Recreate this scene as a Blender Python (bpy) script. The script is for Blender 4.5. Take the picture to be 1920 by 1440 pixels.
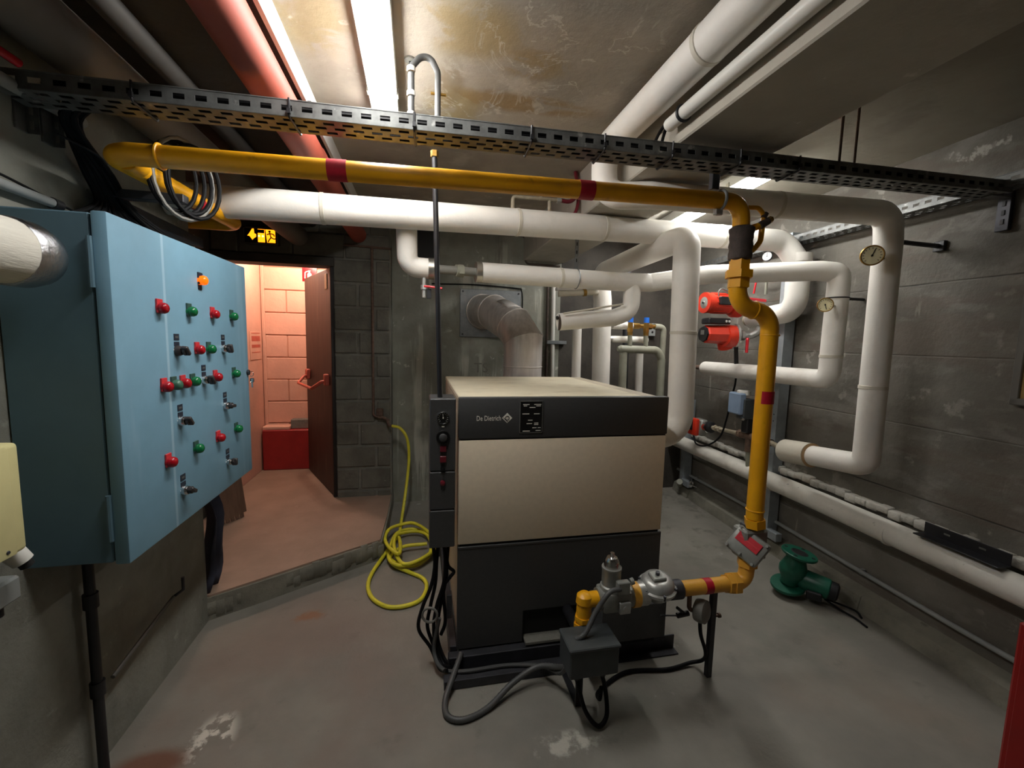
import bpy, bmesh, math, random
from mathutils import Vector as V, Matrix as M
random.seed(7)
for o in list(bpy.data.objects): bpy.data.objects.remove(o)
sc = bpy.context.scene
COL = sc.collection
R = math.radians

# ------------------------------------------------------------------ camera
cam_d = bpy.data.cameras.new('camera'); cam = bpy.data.objects.new('camera', cam_d); COL.objects.link(cam)
yaw, pitch, roll = R(12.2), R(-5.8), R(1.36)
fw = V((math.sin(yaw) * math.cos(pitch), math.cos(yaw) * math.cos(pitch), math.sin(pitch)))
rt0 = V((math.cos(yaw), -math.sin(yaw), 0)); up0 = rt0.cross(fw)
rt = rt0 * math.cos(roll) + up0 * math.sin(roll); up = up0 * math.cos(roll) - rt0 * math.sin(roll)
cam.matrix_world = M(((rt.x, up.x, -fw.x, 0), (rt.y, up.y, -fw.y, 0), (rt.z, up.z, -fw.z, 1.55), (0, 0, 0, 1)))
cam_d.sensor_width = 36.0; cam_d.lens = 36.0 * 800.0 / 1920.0
cam_d.clip_start = 0.02
sc.camera = cam

# ------------------------------------------------------------------ world, view, lamp powers
w = bpy.data.worlds.new('world'); sc.world = w; w.use_nodes = True
w.node_tree.nodes['Background'].inputs[0].default_value = (0.5, 0.5, 0.48, 1)
w.node_tree.nodes['Background'].inputs[1].default_value = 0.0
sc.view_settings.view_transform = 'Standard'; sc.view_settings.look = 'None'
sc.view_settings.gamma = 1.0; sc.view_settings.use_curve_mapping = False
sc.view_settings.exposure = 0.42
TUBE_A = 56.0      # diffuser above the boiler
TUBE_B = 40.0      # fitting behind the beam
CORRIDOR_W = 27.0  # warm bulkhead lamp in the corridor

# ------------------------------------------------------------------ materials
def lin(c):
    if isinstance(c, str):
        c = [int(c[i:i + 2], 16) / 255 for i in (0, 2, 4)]
    return tuple((x / 12.92 if x <= .04045 else ((x + .055) / 1.055) ** 2.4) for x in c[:3]) + (1,)
MATS = {}
def mat(name, col, rough=.55, metal=0.0, noise=0.10, nscale=9.0, bump=0.0, bscale=60.0, layers=(), emit=None, estr=0.0,
        stretch=(1, 1, 1), spec=0.5, brick=None):
    """Principled material: base colour, a soft mottling, then layers of stain/wear with shapes of their own."""
    m = bpy.data.materials.new(name); m.use_nodes = True
    nt = m.node_tree; N = nt.nodes; L = nt.links
    p = N['Principled BSDF']
    p.inputs['Roughness'].default_value = rough; p.inputs['Metallic'].default_value = metal
    p.inputs['Specular IOR Level'].default_value = spec
    c = lin(col)
    tc = N.new('ShaderNodeTexCoord')
    def nz(scale, st=(1, 1, 1), detail=5, rgh=.6, off=(0, 0, 0), dist=0.0):
        mp = N.new('ShaderNodeMapping'); mp.inputs['Scale'].default_value = st; mp.inputs['Location'].default_value = off
        L.new(tc.outputs['Object'], mp.inputs['Vector'])
        n = N.new('ShaderNodeTexNoise'); n.inputs['Scale'].default_value = scale; n.inputs['Detail'].default_value = detail
        n.inputs['Roughness'].default_value = rgh; n.inputs['Distortion'].default_value = dist
        L.new(mp.outputs['Vector'], n.inputs['Vector'])
        return n.outputs['Fac']
    def ramp(fac, lo, hi):
        r = N.new('ShaderNodeMapRange'); r.inputs['From Min'].default_value = lo; r.inputs['From Max'].default_value = hi
        r.interpolation_type = 'SMOOTHSTEP'
        L.new(fac, r.inputs['Value']); return r.outputs['Result']
    def mix(fac, a, b):
        x = N.new('ShaderNodeMix'); x.data_type = 'RGBA'
        if fac is not None: L.new(fac, x.inputs['Factor'])
        for i, s in ((6, a), (7, b)):
            if isinstance(s, tuple): x.inputs[i].default_value = s
            else: L.new(s, x.inputs[i])
        return x.outputs[2]
    lo = tuple(v * (1 - noise) for v in c[:3]) + (1,); hi = tuple(min(1, v * (1 + noise)) for v in c[:3]) + (1,)
    cur = mix(ramp(nz(nscale, stretch), .3, .7), lo, hi) if noise else c
    for i, ly in enumerate(layers):
        kind = ly.get('kind', 'noise')
        off = ly.get('off', (i * 3.7, i * 1.9, i * 5.3))
        n = nz(ly['scale'], ly.get('st', (1, 1, 1)), ly.get('detail', 6), ly.get('rgh', .6), off, ly.get('dist', 0))
        if kind == 'vein':        # thin lines where the noise crosses its middle
            s = N.new('ShaderNodeMath'); s.operation = 'SUBTRACT'; L.new(n, s.inputs[0]); s.inputs[1].default_value = .5
            a = N.new('ShaderNodeMath'); a.operation = 'ABSOLUTE'; L.new(s.outputs[0], a.inputs[0])
            f = ramp(a.outputs[0], ly['hi'], ly['lo'])
        else:
            f = ramp(n, ly['lo'], ly['hi'])
        if ly.get('mask'):
            n2 = nz(ly['mask'][0], (1, 1, 1), 3, .5, (off[0] + 11, off[1], off[2]))
            mm = N.new('ShaderNodeMath'); mm.operation = 'MULTIPLY'; L.new(f, mm.inputs[0]); L.new(ramp(n2, ly['mask'][1], ly['mask'][2]), mm.inputs[1])
            f = mm.outputs[0]
        if 'box' in ly:           # a patch with a place and a soft edge of its own
            bx = ly['box']
            gp = N.new('ShaderNodeVectorMath'); gp.operation = 'DISTANCE'
            mp = N.new('ShaderNodeMapping'); mp.inputs['Scale'].default_value = bx[1]
            L.new(tc.outputs['Object'], mp.inputs['Vector']); L.new(mp.outputs['Vector'], gp.inputs[0])
            gp.inputs[1].default_value = tuple(bx[0][k] * bx[1][k] for k in range(3))
            mm = N.new('ShaderNodeMath'); mm.operation = 'MULTIPLY'; L.new(f, mm.inputs[0]); L.new(ramp(gp.outputs['Value'], bx[2], bx[2] * .4), mm.inputs[1])
            f = mm.outputs[0]
        k = N.new('ShaderNodeMath'); k.operation = 'MULTIPLY'; L.new(f, k.inputs[0]); k.inputs[1].default_value = ly.get('amt', 1)
        cur = mix(k.outputs[0], cur, lin(ly['col']))
    if isinstance(cur, tuple): p.inputs['Base Color'].default_value = cur
    else: L.new(cur, p.inputs['Base Color'])
    if bump:
        b = N.new('ShaderNodeBump'); b.inputs['Strength'].default_value = bump; b.inputs['Distance'].default_value = .01
        L.new(nz(bscale, stretch, 8, .65), b.inputs['Height'])
        if brick:
            # board marks of the shuttering: shallow horizontal joints
            sx = N.new('ShaderNodeSeparateXYZ'); L.new(tc.outputs['Object'], sx.inputs[0])
            wv = N.new('ShaderNodeMath'); wv.operation = 'PINGPONG'; wv.inputs[1].default_value = brick
            L.new(sx.outputs['Z'], wv.inputs[0])
            e = ramp(wv.outputs[0], 0.0, .006)
            b2 = N.new('ShaderNodeBump'); b2.inputs['Strength'].default_value = .45; b2.inputs['Distance'].default_value = .008
            L.new(e, b2.inputs['Height']); L.new(b.outputs[0], b2.inputs['Normal']); L.new(b2.outputs[0], p.inputs['Normal'])
            mm = N.new('ShaderNodeMath'); mm.operation = 'SUBTRACT'; mm.inputs[0].default_value = 1; L.new(e, mm.inputs[1])
            m3 = N.new('ShaderNodeMath'); m3.operation = 'MULTIPLY'; L.new(mm.outputs[0], m3.inputs[0]); L.new(ramp(nz(1.3, (1, 1, 3)), .52, .66), m3.inputs[1])
            L.new(mix(m3.outputs[0], cur, lin('2b2a27')), p.inputs['Base Color'])
        else:
            L.new(b.outputs[0], p.inputs['Normal'])
    if emit:
        p.inputs['Emission Color'].default_value = lin(emit); p.inputs['Emission Strength'].default_value = estr
    MATS[name] = m
    return m

STREAK = (9, 9, .55); ZC0 = 2.59
mat('floor_concrete', '817d74', .74, noise=.16, nscale=1.6, bump=.25, bscale=45, layers=[
    dict(scale=1.1, lo=.5, hi=.75, col='86705f', amt=.35),
    dict(scale=2.3, lo=.55, hi=.75, col='6f7065', amt=.6),
    dict(scale=7, lo=.6, hi=.8, col='5a554c', amt=.5),
    dict(scale=5, lo=.66, hi=.72, col='c9c4ba', amt=.6, mask=(1.3, .55, .7)),
    dict(scale=1.3, lo=.3, hi=.55, col='7f6a5e', amt=.45, box=((-.55, 1.9, 0), (1, .8, 1), .75)),
    dict(scale=13, lo=.5, hi=.58, col='dcd7cb', amt=.85, box=((-.78, 1.69, 0), (5, 3.2, 1), .5)),
    dict(scale=9, lo=.5, hi=.6, col='cfcabd', amt=.7, box=((.56, 1.42, 0), (2.5, 7, 1), .5)),
    dict(scale=4, lo=.35, hi=.5, col='6e4028', amt=.8, box=((-.95, 1.62, 0), (3, 6, 1), .5)),
    dict(scale=6, lo=.45, hi=.58, col='8a5a36', amt=.7, box=((-.62, 2.41, 0), (4, 7, 1), .5)),
    dict(scale=5, lo=.5, hi=.62, col='5b574e', amt=.7, box=((2.2, 3.4, 0), (1, .6, 1), .7)),
    dict(scale=60, lo=.68, hi=.74, col='4b463f', amt=.6)])
mat('step_concrete', '7b786c', .8, noise=.2, nscale=6, bump=.8, bscale=22, layers=[dict(scale=12, lo=.6, hi=.75, col='4d4a42', amt=.7)])
mat('red_floor_paint', '98806f', .55, noise=.14, nscale=3, bump=.15, bscale=60, layers=[
    dict(scale=2.2, lo=.5, hi=.75, col='877463', amt=.7), dict(scale=9, lo=.64, hi=.75, col='b39a88', amt=.5),
    dict(scale=30, lo=.7, hi=.76, col='5e4438', amt=.6)])
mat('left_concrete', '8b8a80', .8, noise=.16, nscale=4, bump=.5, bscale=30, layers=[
    dict(scale=3, st=(1, 1, .5), lo=.52, hi=.75, col='6a6a61', amt=.8), dict(scale=9, lo=.62, hi=.72, col='b9b7ab', amt=.5),
    dict(scale=26, lo=.7, hi=.75, col='3e3d38', amt=.7)])
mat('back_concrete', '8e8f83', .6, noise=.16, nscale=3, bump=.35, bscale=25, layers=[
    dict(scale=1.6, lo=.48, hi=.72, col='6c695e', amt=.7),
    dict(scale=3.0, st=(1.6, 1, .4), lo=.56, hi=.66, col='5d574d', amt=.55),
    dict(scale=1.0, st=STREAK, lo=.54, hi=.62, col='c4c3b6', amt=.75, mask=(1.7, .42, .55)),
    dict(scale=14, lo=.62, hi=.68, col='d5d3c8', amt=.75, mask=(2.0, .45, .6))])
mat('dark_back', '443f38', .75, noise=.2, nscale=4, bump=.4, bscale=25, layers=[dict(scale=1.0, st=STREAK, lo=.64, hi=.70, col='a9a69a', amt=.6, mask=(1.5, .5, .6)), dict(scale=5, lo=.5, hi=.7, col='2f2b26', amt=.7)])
mat('block_concrete', '6c6a60', .75, noise=.2, nscale=6, bump=.5, bscale=35, layers=[
    dict(scale=4, lo=.5, hi=.72, col='514d45', amt=.7), dict(scale=22, lo=.68, hi=.74, col='c4c1b5', amt=.5)])
mat('pale_mortar', 'b9b5ab', .8, noise=.2, nscale=7, bump=.8, bscale=30, layers=[dict(scale=9, lo=.55, hi=.68, col='8a867c', amt=.7)])
mat('mortar_grey', '7a786f', .8, noise=.15, nscale=10, bump=.5, bscale=40)
mat('right_concrete', '6f6b62', .72, noise=.2, nscale=2.2, bump=.5, bscale=24, brick=.19, layers=[
    dict(scale=1.2, st=(1, .6, 1.6), lo=.45, hi=.68, col='524e46', amt=.8),
    dict(scale=2.0, st=(1, .7, 3.2), lo=.5, hi=.62, col='645a50', amt=.7),
    dict(scale=5, st=(1, .8, 2), lo=.52, hi=.66, col='85817a', amt=.5),
    dict(scale=8, lo=.6, hi=.68, col='a5a197', amt=.5, mask=(1.1, .5, .62)),
    dict(scale=11, lo=.58, hi=.66, col='c0bcb2', amt=.7, box=((2.66, 1.75, 2.45), (1, .8, 2.6), .45)),
    dict(scale=2.5, st=(1, 5, .8), lo=.62, hi=.68, col='a9a59b', amt=.45, mask=(1.4, .52, .64)),
    dict(scale=6, lo=.5, hi=.6, col='a9a59c', amt=.7, box=((2.65, 2.45, .72), (1, 1.1, 2.5), .4)),
    dict(scale=30, lo=.7, hi=.75, col='2f2c28', amt=.5)])
YS = '9a8048'
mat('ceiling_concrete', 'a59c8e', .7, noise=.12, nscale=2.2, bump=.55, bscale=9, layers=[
    dict(scale=1.9, lo=.48, hi=.62, col='8b8478', amt=.6),
    dict(scale=3.1, lo=.56, hi=.66, col='b9b1a4', amt=.7),
    dict(scale=4.5, lo=.40, hi=.52, col='9c8449', amt=.6, dist=.7, box=((.16, 1.56, ZC0), (1, 1.3, 1), .26)),
    dict(scale=5, lo=.42, hi=.55, col='958148', amt=.6, dist=.7, box=((.14, 2.05, ZC0), (1.3, 1.2, 1), .24)),
    dict(scale=5, lo=.44, hi=.54, col='8a6c36', amt=.7, dist=.9, box=((.42, 1.95, ZC0), (.55, 2.6, 1), .26)),
    dict(scale=6, lo=.46, hi=.56, col='927a46', amt=.6, dist=.8, box=((.42, 1.68, ZC0), (1, 1.4, 1), .17)),
    dict(scale=5, lo=.45, hi=.56, col='988757', amt=.6, dist=.7, box=((-.38, 1.6, ZC0), (1.3, .9, 1), .26)),
    dict(scale=4.5, lo=.5, hi=.56, col='7d6a4a', amt=.6, dist=.5, box=((.12, 1.88, ZC0), (3, 1, 1), .22)),
    dict(scale=3.0, kind='vein', lo=.002, hi=.012, col='d0cabd', amt=.55, dist=1.0, box=((.5, 1.55, ZC0), (1, 1, 1), .45)),
    dict(scale=3.4, kind='vein', lo=.002, hi=.012, col='c8c1b3', amt=.5, dist=1.0, box=((.35, 2.05, ZC0), (.7, 1.6, 1), .4)),
    dict(scale=7, lo=.64, hi=.7, col='c9c2b5', amt=.6)])
mat('ceiling_plain', '8e897c', .75, noise=.12, nscale=2.4, bump=.3, bscale=18, layers=[dict(scale=3, lo=.55, hi=.7, col='77726a', amt=.6)])
mat('beam_concrete', 'aaa497', .7, noise=.1, nscale=3, bump=.25, bscale=20, layers=[
    dict(scale=2.4, lo=.55, hi=.72, col='8c8578', amt=.6), dict(scale=9, lo=.66, hi=.72, col='d3cec3', amt=.6)])
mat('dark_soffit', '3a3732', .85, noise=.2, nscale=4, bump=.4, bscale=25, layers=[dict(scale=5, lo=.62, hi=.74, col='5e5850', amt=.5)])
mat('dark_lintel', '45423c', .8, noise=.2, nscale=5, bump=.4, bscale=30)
mat('pink_wall', 'e0b09a', .7, noise=.06, nscale=4, bump=.3, bscale=30)
mat('pink_mortar', 'd09a80', .75, noise=.06, nscale=9, bump=.3, bscale=40)
mat('dado_red', '9a2323', .45, noise=.12, nscale=6, layers=[dict(scale=18, lo=.7, hi=.74, col='d8c4b4', amt=.7)])
mat('insulation', 'e4e0d8', .5, noise=.05, nscale=5, bump=.12, bscale=30, layers=[dict(scale=4, lo=.58, hi=.75, col='cdc7ba', amt=.6)])
mat('insulation_dusty', 'd9d5cb', .6, noise=.08, nscale=5, bump=.2, bscale=30, layers=[dict(scale=5, st=(1, 1, 1), lo=.5, hi=.7, col='a39e93', amt=.6), dict(scale=25, lo=.66, hi=.72, col='77736a', amt=.5)])
mat('insulation_shade', 'c9c3b4', .55, noise=.06, nscale=5, bump=.12, bscale=30)
mat('canvas_white', 'd8d3c6', .75, noise=.08, nscale=18, bump=.35, bscale=70, stretch=(1, .15, 1))
mat('foil', 'c9c9cc', .22, 1.0, noise=.05, bump=.6, bscale=24)
mat('chrome', 'd5d5d5', .18, 1.0, noise=.03)
mat('steel_collar', 'c2bfb6', .3, .9, noise=.05)
mat('galvanised', '8b8f91', .45, .75, noise=.1, nscale=30)
mat('strut_grey', '9ba2a6', .5, .45, noise=.1, nscale=14)
mat('flue_metal', 'cdc7c2', .36, .35, noise=.12, nscale=5, stretch=(6, 6, .7), bump=.05, layers=[dict(scale=3, lo=.55, hi=.72, col='8c7d70', amt=.55)])
mat('tray_metal', '6d6e6c', .5, .6, noise=.2, nscale=20, layers=[dict(scale=14, lo=.62, hi=.7, col='b5b5b0', amt=.7), dict(scale=8, lo=.55, hi=.7, col='3c3b38', amt=.6)])
mat('dark_metal', '46464a', .5, .6, noise=.15, nscale=20)
mat('brown_iron', '4b4038', .6, .3, noise=.2, nscale=25)
mat('rust_pipe', '6b5548', .7, .2, noise=.25, nscale=25, layers=[dict(scale=20, lo=.6, hi=.7, col='b59f84', amt=.6)])
mat('aged_pipe', 'a49a85', .6, .1, noise=.2, nscale=20, layers=[dict(scale=18, lo=.6, hi=.7, col='7d6a52', amt=.6)])
mat('grey_paint_pipe', '8d8d7e', .5, noise=.1, nscale=9)
mat('grey_pvc', '8f9290', .45, noise=.06)
mat('dark_conduit', '4c4c4b', .5, noise=.08)
mat('white_pvc', 'dddbd3', .4, noise=.03)
mat('brass', 'a98544', .35, .85, noise=.12, nscale=20)
mat('blue_cap', '1f6bd0', .4, noise=.03)
mat('gas_yellow', 'eda914', .38, noise=.08, nscale=6, layers=[dict(scale=14, lo=.62, hi=.74, col='b97d10', amt=.6)])
mat('gas_yellow_old', 'dca23c', .45, noise=.1, nscale=8, layers=[dict(scale=20, lo=.66, hi=.72, col='8f6420', amt=.5)])
mat('band_red', 'b3122a', .5, noise=.12, nscale=30)
mat('putty', '4c413b', .75, noise=.3, nscale=16, bump=.9, bscale=25, layers=[dict(scale=13, lo=.62, hi=.7, col='8f8a84', amt=.7)])
mat('terracotta', '93412f', .62, noise=.08, nscale=5, layers=[dict(scale=12, lo=.68, hi=.74, col='c58678', amt=.4)])
mat('dark_grey_pipe', '35322e', .7, noise=.15, nscale=4)
mat('pale_duct', '6c665d', .65, noise=.1, nscale=4, layers=[dict(scale=2, lo=.5, hi=.7, col='5f574f', amt=.5)])
mat('boiler_dark', '3f3f3f', .5, noise=.06, nscale=60, bump=.05, bscale=250, layers=[dict(scale=5, lo=.6, hi=.75, col='4b4a48', amt=.5)])
mat('boiler_black', '0c0c0c', .7, noise=.1)
mat('boiler_beige', 'e2d2b9', .42, noise=.03, nscale=40, bump=.03, bscale=300)
mat('boiler_top', 'd6ccb2', .6, noise=.06, nscale=6, bump=.1, bscale=60, layers=[dict(scale=4, st=(1, 3, 1), lo=.55, hi=.68, col='a9987a', amt=.6)])
mat('boiler_side', 'b8ab94', .5, noise=.06)
mat('logo_white', 'e8e4d8', .5, noise=0)
mat('dial_black', '111111', .35, noise=0)
mat('dial_cream', 'f0e8bd', .45, noise=.04, nscale=30)
mat('dial_white', 'eeeeea', .4, noise=0)
mat('ink', '1a1a1a', .6, noise=0)
mat('switch_maroon', '6b1c28', .35, noise=.05)
mat('cabinet_blue', '7aa3b8', .5, noise=.04, nscale=8, bump=.05, bscale=300, layers=[dict(scale=6, st=(1, 1, .1), lo=.2, hi=.5, col='b4d0dc', amt=.55, box=((0, -.212, .5), (.01, 50, .02), .5)), dict(scale=1.0, st=(1, 1, .12), lo=.60, hi=.66, col='a4c4d3', amt=.6, off=(0, 2.2, 9))])
mat('cabinet_side_shaded', '5d7a88', .5, noise=.05, nscale=8)  # cabinet blue darkened, the shade on its side put into the colour
mat('lamp_red', 'a80f1c', .22, noise=0)
mat('lamp_green', '0f6b3a', .22, noise=0)
mat('lamp_green_dull', '3e6b55', .4, noise=0)
mat('lamp_orange', 'ff6a08', .3, noise=0, emit='ff6206', estr=.9)
mat('legend_dark', '272d3a', .5, noise=0)
mat('legend_red', 'd23a40', .4, noise=0)
mat('legend_green', '36524a', .5, noise=0)
mat('knob_dark', '3b3433', .4, noise=.05)
mat('beige_plastic', 'cfc690', .5, noise=.04, nscale=12)
mat('navy', '23284a', .5, noise=0)
mat('black_cable', '0b0b0d', .65, noise=.1, spec=.2)
mat('grey_cable', '77756e', .5, noise=.06)
mat('black_plastic', '1d1d20', .45, noise=.08)
mat('charcoal_box', '3d4142', .5, noise=.08, nscale=20)
mat('hose_yellow', 'd8cf35', .45, noise=.1, nscale=12, layers=[dict(scale=9, lo=.62, hi=.72, col='8d8a2a', amt=.6)])
mat('cast_alu', 'b5b6b2', .4, .6, noise=.1, nscale=25)
mat('alu_grey', '8f908a', .45, .3, noise=.1, nscale=25)
mat('sticker_red', 'c8192a', .45, noise=.05, nscale=40)
mat('pump_red', 'e03a22', .38, noise=.08, nscale=9)
mat('pump_green', '165a46', .38, noise=.1, nscale=9, layers=[dict(scale=8, lo=.62, hi=.74, col='12342a', amt=.6)])
mat('actuator_blue', '8093ab', .5, noise=.06, nscale=10)
mat('handle_red', 'd3242f', .4, noise=.05)
mat('door_wood', '35261f', .55, noise=.2, nscale=3, stretch=(6, 6, .8), layers=[dict(scale=4, st=(5, 5, .5), lo=.52, hi=.68, col='57483d', amt=.6), dict(scale=5, st=(4, 4, .4), lo=.6, hi=.7, col='33211c', amt=.6)])
mat('door_edge', '1d1715', .6, noise=.1)
mat('bar_red', 'c05a48', .45, noise=.1, nscale=12)
mat('tag_wood', 'a3835c', .6, noise=.1)
mat('sign_black', '0b0907', .4, noise=0)
mat('sign_glow', 'ff9a1a', .5, noise=0, emit='ff8a10', estr=2.2)
mat('sign_hot', 'ffd890', .5, noise=0, emit='ffc650', estr=7)
mat('white_paint', 'f0efec', .5, noise=0)
mat('timber', '6f5646', .7, noise=.15, nscale=6, stretch=(5, 5, 1))
mat('cloth_blue', '3c3f4e', .9, noise=.12, nscale=8)
mat('board_tan', 'b5975a', .6, noise=.06)
mat('frame_grey', '6c6b66', .5, .3, noise=.08)
mat('red_paint', '8f1512', .45, noise=.06)
mat('lamp_body', 'd8d8d4', .5, noise=.02)
mat('diffuser', 'ffffff', .5, noise=0, emit='fcfbf8', estr=TUBE_A)
mat('diffuser_b', 'ffffff', .5, noise=0, emit='fcfbf8', estr=TUBE_B)
mat('bulb', 'ffffff', .5, noise=0, emit='ffd2b0', estr=5)
mat('screen_black', '101318', .25, noise=0)

# ------------------------------------------------------------------ mesh helpers
class B:
    """collects shapes into one mesh"""
    def __init__(s): s.bm = bmesh.new()
    def _add(s, verts, faces):
        vs = [s.bm.verts.new(v) for v in verts]
        for f in faces:
            try: s.bm.faces.new([vs[i] for i in f])
            except ValueError: pass
        return s
    def box(s, x0, x1, y0, y1, z0, z1, bev=0.0, mw=None, seg=1):
        t = bmesh.new()
        vs = [t.verts.new((x, y, z)) for x in (x0, x1) for y in (y0, y1) for z in (z0, z1)]
        for f in ((0, 1, 3, 2), (4, 6, 7, 5), (0, 4, 5, 1), (2, 3, 7, 6), (0, 2, 6, 4), (1, 5, 7, 3)): t.faces.new([vs[i] for i in f])
        if bev: bmesh.ops.bevel(t, geom=list(t.edges), offset=bev, segments=seg, profile=.5, affect='EDGES')
        if mw is not None: bmesh.ops.transform(t, matrix=mw, verts=t.verts)
        s.join(t); return s
    def join(s, t):
        idx = {}
        for v in t.verts: idx[v] = s.bm.verts.new(v.co)
        for f in t.faces:
            try: s.bm.faces.new([idx[v] for v in f.verts])
            except ValueError: pass
        t.free()
    def cbox(s, c, size, rot=None, bev=0.0, seg=1):
        """box about a centre, optionally rotated by a 3x3/4x4 matrix"""
        h = [x / 2 for x in size]
        m = M.Translation(V(c)) @ (rot.to_4x4() if rot is not None else M.Identity(4))
        return s.box(-h[0], h[0], -h[1], h[1], -h[2], h[2], bev, m, seg)
    def prism(s, poly, z0, z1):
        n = len(poly)
        return s._add([(x, y, z0) for x, y in poly] + [(x, y, z1) for x, y in poly],
                      [list(range(n))[::-1], list(range(n, 2 * n))] + [[i, (i + 1) % n, n + (i + 1) % n, n + i] for i in range(n)])
    def tube(s, pts, r, seg=16, fillet=0.0, n=7, cap=True, closed=False, mitre=False):
        pts = [V(p) for p in pts]
        if fillet and len(pts) > 2: pts = round_path(pts, fillet, n)
        k = len(pts); rr = r if isinstance(r, (list, tuple)) else [r] * k
        T = []
        for i in range(k):
            if closed: d = pts[(i + 1) % k] - pts[i - 1]
            else: d = pts[min(i + 1, k - 1)] - pts[max(i - 1, 0)]
            T.append(d.normalized())
        a = V((0, 0, 1)) if abs(T[0].z) < .9 else V((1, 0, 0))
        u = (a - T[0] * a.dot(T[0])).normalized(); vs = []
        for i in range(k):
            u = (u - T[i] * u.dot(T[i])).normalized(); w_ = T[i].cross(u)
            ring_ = [(u * math.cos(2 * math.pi * j / seg) + w_ * math.sin(2 * math.pi * j / seg)) * rr[i] for j in range(seg)]
            if mitre and 0 < i < k - 1:      # cut the straight tube on the mitre plane
                d0 = (pts[i] - pts[i - 1]).normalized(); d1 = (pts[i + 1] - pts[i]).normalized(); nn = (d0 + d1).normalized()
                u0 = (u - d0 * u.dot(d0)).normalized(); w0 = d0.cross(u0)
                ring_ = [(u0 * math.cos(2 * math.pi * j / seg) + w0 * math.sin(2 * math.pi * j / seg)) * rr[i] for j in range(seg)]
                ring_ = [q - d0 * (q.dot(nn) / d0.dot(nn)) for q in ring_]
            vs += [pts[i] + q for q in ring_]
        fs = []
        for i in range(k if closed else k - 1):
            b = ((i + 1) % k) * seg
            for j in range(seg): fs.append([i * seg + j, i * seg + (j + 1) % seg, b + (j + 1) % seg, b + j])
        if cap and not closed: fs += [list(range(seg))[::-1], list(range((k - 1) * seg, k * seg))]
        return s._add(vs, fs)
    def cyl(s, p0, p1, r, r1=None, seg=20): return s.tube([p0, p1], [r, r if r1 is None else r1], seg)
    def lathe(s, prof, org, axis, seg=24):
        """profile of (radius, height) turned about an axis"""
        org = V(org); ax = V(axis).normalized()
        a = V((0, 0, 1)) if abs(ax.z) < .9 else V((1, 0, 0))
        u = (a - ax * a.dot(ax)).normalized(); w_ = ax.cross(u); vs = []; fs = []
        for r, h in prof:
            vs += [org + ax * h + (u * math.cos(2 * math.pi * j / seg) + w_ * math.sin(2 * math.pi * j / seg)) * max(r, 1e-5) for j in range(seg)]
        for i in range(len(prof) - 1):
            for j in range(seg): fs.append([i * seg + j, i * seg + (j + 1) % seg, (i + 1) * seg + (j + 1) % seg, (i + 1) * seg + j])
        if prof[0][0] > 1e-4: fs.append(list(range(seg))[::-1])
        if prof[-1][0] > 1e-4: fs.append(list(range((len(prof) - 1) * seg, len(prof) * seg)))
        return s._add(vs, fs)
    def ring(s, c, axis, rad, r, seg=24, ts=8):
        ax = V(axis).normalized(); a = V((0, 0, 1)) if abs(ax.z) < .9 else V((1, 0, 0))
        u = (a - ax * a.dot(ax)).normalized(); w_ = ax.cross(u); c = V(c)
        return s.tube([c + (u * math.cos(2 * math.pi * j / seg) + w_ * math.sin(2 * math.pi * j / seg)) * rad for j in range(seg)], r, ts, closed=True)
    def hexnut(s, p0, p1, r): return s.tube([p0, p1], r, 6)
    def build(s, name, material, parent=None, smooth=True, angle=38, mats=None):
        me = bpy.data.meshes.new(name)
        bmesh.ops.recalc_face_normals(s.bm, faces=s.bm.faces)
        s.bm.to_mesh(me); s.bm.free()
        if parent is not None: me.transform(M.Translation(-wloc(parent)))
        if smooth and len(me.polygons):
            me.polygons.foreach_set('use_smooth', [True] * len(me.polygons)); me.set_sharp_from_angle(angle=R(angle))
        me.materials.append(MATS[material])
        o = bpy.data.objects.new(name, me); COL.objects.link(o)
        if parent is not None: o.parent = parent
        return o
def wloc(o):
    p = V((0, 0, 0))
    while o is not None: p = p + o.location; o = o.parent
    return p
def round_path(pts, rad, n=7):
    out = [pts[0]]
    for i in range(1, len(pts) - 1):
        a, b, c = pts[i - 1], pts[i], pts[i + 1]
        d0 = (a - b); d1 = (c - b); l0, l1 = d0.length, d1.length; d0.normalize(); d1.normalize()
        ang = d0.angle(d1, math.pi)
        if ang > math.pi - .03: out.append(b); continue
        t = min(rad / math.tan(ang / 2), l0 * .49, l1 * .49); r_ = t * math.tan(ang / 2)
        ctr = b + (d0 + d1).normalized() * (r_ / math.sin(ang / 2))
        s0 = b + d0 * t - ctr; s1 = b + d1 * t - ctr
        tot = s0.angle(s1)
        for k in range(n + 1):
            f = k / n; sn = math.sin(tot)
            out.append(ctr + (s0 * math.sin((1 - f) * tot) + s1 * math.sin(f * tot)) / sn)
    out.append(pts[-1]); return out
def spline(pts, n=8):
    """Catmull-Rom through the points, for cables and hoses"""
    P = [V(p) for p in pts]; P = [P[0] * 2 - P[1]] + P + [P[-1] * 2 - P[-2]]; out = []
    for i in range(1, len(P) - 2):
        a, b, c, d = P[i - 1:i + 3]
        for k in range(n):
            t = k / n
            out.append(.5 * ((2 * b) + (c - a) * t + (2 * a - 5 * b + 4 * c - d) * t * t + (3 * b - a - 3 * c + d) * t ** 3))
    out.append(P[-2]); return out
def tag(o, label, cat, group=None):
    o['label'] = label; o['category'] = cat
    if group: o['group'] = group
    return o
def thing(name, label, cat, loc, group=None):
    o = bpy.data.objects.new(name, None); COL.objects.link(o); o.location = loc; o.empty_display_size = .05
    return tag(o, label, cat, group)
def struct(o, label=None):
    o['kind'] = 'structure'
    if label: o['label'] = label
    return o
def copy_of(o, parent, loc):
    c = o.copy(); COL.objects.link(c); c.parent = parent; c.location = loc; return c
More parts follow.
